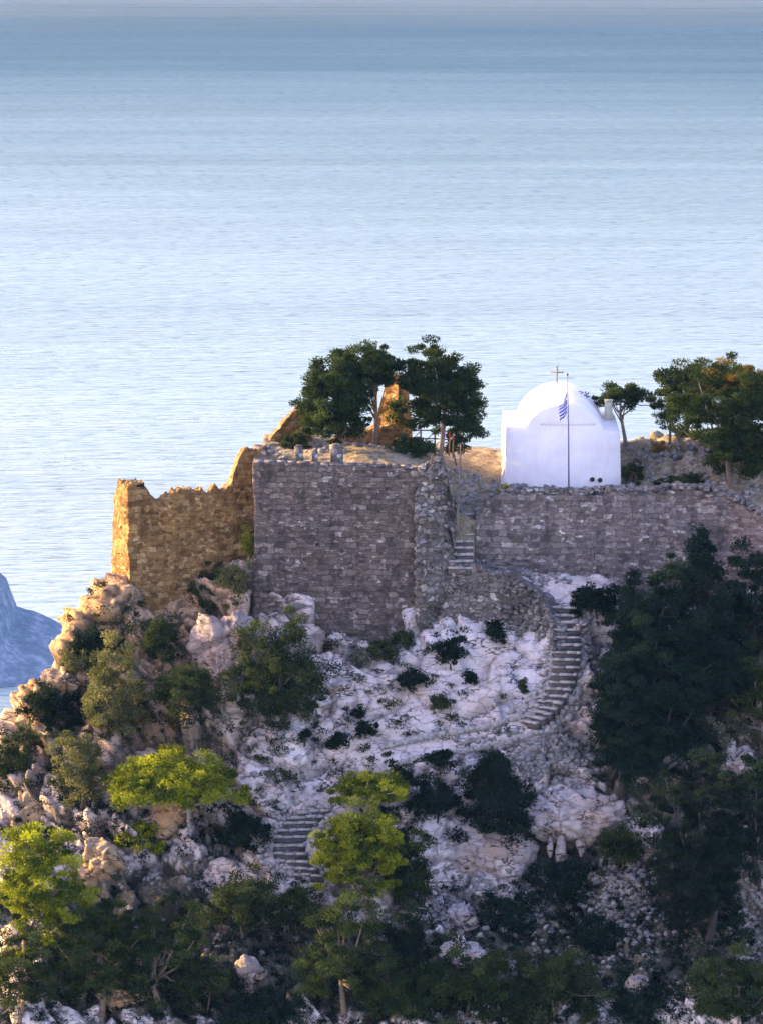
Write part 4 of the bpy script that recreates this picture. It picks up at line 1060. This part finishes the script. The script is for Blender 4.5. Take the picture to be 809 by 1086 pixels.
for lab, kind, bx_ in [
    ('rounded green bush at the bottom edge under the long pale ledge', 'pine', (378, 1012, 460, 1096)), ('broad mid green bush at the bottom edge in the centre', 'pine', (444, 1002, 560, 1100)),
    ('green bush at the bottom edge right of the broad central one', 'scrub', (540, 1000, 640, 1100)), ('dark bush at the bottom edge under the small pale stone', 'dusk', (628, 1040, 730, 1105)),
    ('dull green bush in the bottom right corner', 'pine', (728, 1010, 835, 1100)), ('dark bush at the bottom left of the shaded pine', 'dusk', (236, 1050, 330, 1105))]:
    B(lab, kind, bx_, ((bx_[0] + bx_[2]) / 2, 1084))

# low ground cover of dry scrub and grass in the shaded lower slopes
rg = np.random.default_rng(99); C = []
for (u, v, ru, rv, n) in [(600, 985, 90, 40, 260), (740, 990, 60, 50, 140), (600, 1060, 260, 34, 460), (220, 1060, 240, 34, 400), (480, 1000, 60, 40, 70), (250, 985, 110, 50, 190), (90, 1000, 90, 50, 130), (740, 780, 70, 90, 120), (60, 800, 50, 60, 110), (40, 880, 50, 30, 60), (150, 760, 50, 30, 50), (130, 650, 40, 30, 25),
                         (150, 880, 90, 40, 110), (200, 690, 60, 50, 45), (650, 900, 40, 30, 30), (420, 880, 30, 60, 50), (110, 720, 40, 40, 35)]:
    for i in range(n):
        p = hit(u + rg.normal() * ru * .6, v + rg.normal() * rv * .6)
        if p is not None and p[1] < 3: C.append(p + np.array([0, 0, .05]))
for i in range(260):
    u, v = 215 + 380 * rg.random(), 665 + 200 * rg.random()
    j = None
    p = hit(u, v)
    if p is None or p[1] > 3 or stair_far(u, v) < 16 or np.exp(-(((u - 520) / 60) ** 2 + ((v - 700) / 50) ** 2)) > rg.random(): continue
    C.append(p + np.array([0, 0, .0]))
C = np.array(C); lowr = C[:, 2] < -13.5
for nm, sel, kd in (('undergrowth', ~lowr, 'scrub'), ('undergrowth', lowr, 'dusk')):
    V_, F_, t_ = leaves(C[sel], .22 + .3 * rg.random(int(sel.sum())), 70, .15, .07, .6, rg, .6)
    me = make_mesh(nm, V_, F_); attr(me, 'tint', t_); tag(obj(nm, me, LEAF[kd]), kind='stuff')

# ------------------------------------------------------------------ sea, headland, air
SEA_Z = -230.0
def sea_mat():
    k = N('sea_water'); v = k.coords((1, 1, 1))
    def wave(sx, sy, rz, detail=5, rough=.6):
        mp = k.n('Mapping'); mp.inputs['Scale'].default_value = (sx, sy, 1); mp.inputs['Rotation'].default_value = (0, 0, R(rz)); k.l(v, mp.inputs['Vector'])
        return k.noise(mp.outputs[0], 1.0, detail, rough)
    a = wave(.036, .15, 1.5, 5, .62); b = wave(.10, .36, -2, 4, .6); c = wave(.0012, .010, 1, 5, .6); d_ = wave(.006, .034, -1, 4, .6)
    h = k.math('ADD', k.math('MULTIPLY', a, 1.0), k.math('MULTIPLY', b, .45)); h = k.math('ADD', h, k.math('MULTIPLY', d_, 1.2))
    nrm = k.bump(h, 1.0, 5.0)
    # glare painted into the colour: pale near coast, dark offshore; wind lanes across both
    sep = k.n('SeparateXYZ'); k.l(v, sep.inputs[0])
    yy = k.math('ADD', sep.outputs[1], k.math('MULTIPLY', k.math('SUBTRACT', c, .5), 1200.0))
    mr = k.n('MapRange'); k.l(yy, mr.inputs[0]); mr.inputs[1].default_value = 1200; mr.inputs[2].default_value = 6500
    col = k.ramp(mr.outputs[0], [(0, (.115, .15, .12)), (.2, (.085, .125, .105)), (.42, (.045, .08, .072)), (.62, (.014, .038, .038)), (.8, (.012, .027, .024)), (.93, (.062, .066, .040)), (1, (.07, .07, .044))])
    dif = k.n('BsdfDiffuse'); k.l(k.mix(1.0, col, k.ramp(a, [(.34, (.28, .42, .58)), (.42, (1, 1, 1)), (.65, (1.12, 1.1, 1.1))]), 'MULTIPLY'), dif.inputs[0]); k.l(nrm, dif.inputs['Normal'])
    gl = k.n('BsdfGlossy'); gl.inputs['Color'].default_value = (.90, 1.0, .92, 1); k.l(nrm, gl.inputs['Normal'])
    k.l(k.ramp(c, [(.3, (.25,) * 3), (.7, (.38,) * 3)]), gl.inputs['Roughness'])
    # reflection share fades offshore to carry the same painted glare
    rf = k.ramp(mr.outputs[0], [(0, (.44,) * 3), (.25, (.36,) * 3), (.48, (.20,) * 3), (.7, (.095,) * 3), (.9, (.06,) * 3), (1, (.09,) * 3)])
    # wind patches and calmer lanes, wandering and uneven
    wp = wave(.0011, .0023, 14, 4, .65); wp2 = wave(.0005, .0065, -3, 5, .7)
    rf = k.mix(1.0, rf, k.ramp(k.math('ADD', k.math('MULTIPLY', wp, .7), k.math('MULTIPLY', wp2, .3)), [(.36, (.82,) * 3), (.5, (1, 1, 1)), (.62, (1.16,) * 3)]), 'MULTIPLY')
    rf = k.mix(1.0, rf, k.ramp(b, [(.37, (.48,) * 3), (.45, (1, 1, 1)), (.62, (1.14,) * 3)]), 'MULTIPLY')
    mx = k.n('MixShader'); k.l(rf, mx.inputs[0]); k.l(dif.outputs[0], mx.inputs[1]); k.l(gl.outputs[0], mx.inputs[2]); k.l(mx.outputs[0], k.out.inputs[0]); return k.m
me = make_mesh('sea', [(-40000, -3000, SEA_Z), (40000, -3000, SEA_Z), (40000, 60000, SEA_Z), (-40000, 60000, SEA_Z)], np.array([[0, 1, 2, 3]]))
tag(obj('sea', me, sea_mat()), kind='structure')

hx = np.linspace(-420, 20, 150); hy = np.linspace(1130, 1420, 120)
HX, HY = np.meshgrid(hx, hy)
YR = 1225.0
sil = [(-900, 470), (-500, 520), (-200, 560), (-60, 590), (0, 604), (7, 612), (11, 622), (14, 640), (22, 644), (34, 646), (46, 651), (58, 657), (70, 664), (90, 676), (120, 700), (160, 735)]
SPt = np.array([at(u, v, YR) for u, v in sil])
ridge = np.interp(HX, SPt[:, 0], SPt[:, 2], left=SPt[0, 2], right=SEA_Z - 8)
ridge = SEA_Z - 6 + (ridge - SEA_Z + 6) * sm(-400, -170, HX) * (1 + .25 * fbm(np.stack([HX.ravel() / 45, HX.ravel() * 0, HX.ravel() * 0], 1), 3, 19).reshape(HX.shape) * sm(-125, -170, HX))
foot = 1172 + 10 * fbm(np.stack([HX.ravel() / 40, HX.ravel() * 0, HX.ravel() * 0], 1), 3, 3).reshape(HX.shape)
t = np.clip((HY - foot) / (YR - foot), -1, 1); back = np.clip((HY - YR) / 60, 0, 1)
prof = np.where(t > 0, t ** .8, t * .3) * (1 - 1.5 * back ** 1.2)
HZ = SEA_Z + (ridge - SEA_Z) * prof
pn = np.stack([HX.ravel(), HY.ravel(), HZ.ravel()], 1)
HZ = HZ + (fbm(pn / 14, 5, 8).reshape(HX.shape) * .8) * np.clip(t, 0, 1) * (1 - back) * (1 - .85 * np.exp(-((HY - YR) / 12) ** 2)) - .4
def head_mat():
    k = N('hazed_headland_scrub'); v = k.coords()
    col = k.ramp(k.noise(v, .16, 8, .75), [(.35, (.075, .105, .15)), (.5, (.12, .16, .21)), (.62, (.24, .28, .33))])  # blue distance haze mixed into the scrub colour
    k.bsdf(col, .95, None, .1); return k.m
ii = np.arange(HX.size).reshape(HX.shape); Fh = np.stack([ii[:-1, :-1], ii[:-1, 1:], ii[1:, 1:], ii[1:, :-1]], 2).reshape(-1, 4)
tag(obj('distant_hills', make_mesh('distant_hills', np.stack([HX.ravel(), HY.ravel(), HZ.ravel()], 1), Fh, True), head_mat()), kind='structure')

hz = MB(); ZLO = min(SEA_Z, hill_low) - 1
hz.box((0, 28000, (ZLO + CAM[2] + 12) / 2), (84000, 68000, CAM[2] + 12 - ZLO))
hm = N('haze'); pv = hm.n('ShaderNodeVolumePrincipled'[10:]) 
pv.inputs['Color'].default_value = (.16, .42, 1.0, 1); pv.inputs['Density'].default_value = .00003; pv.inputs['Anisotropy'].default_value = .2
hm.l(pv.outputs[0], hm.out.inputs['Volume'])
tag(hz.build('haze', hm.m), kind='stuff')
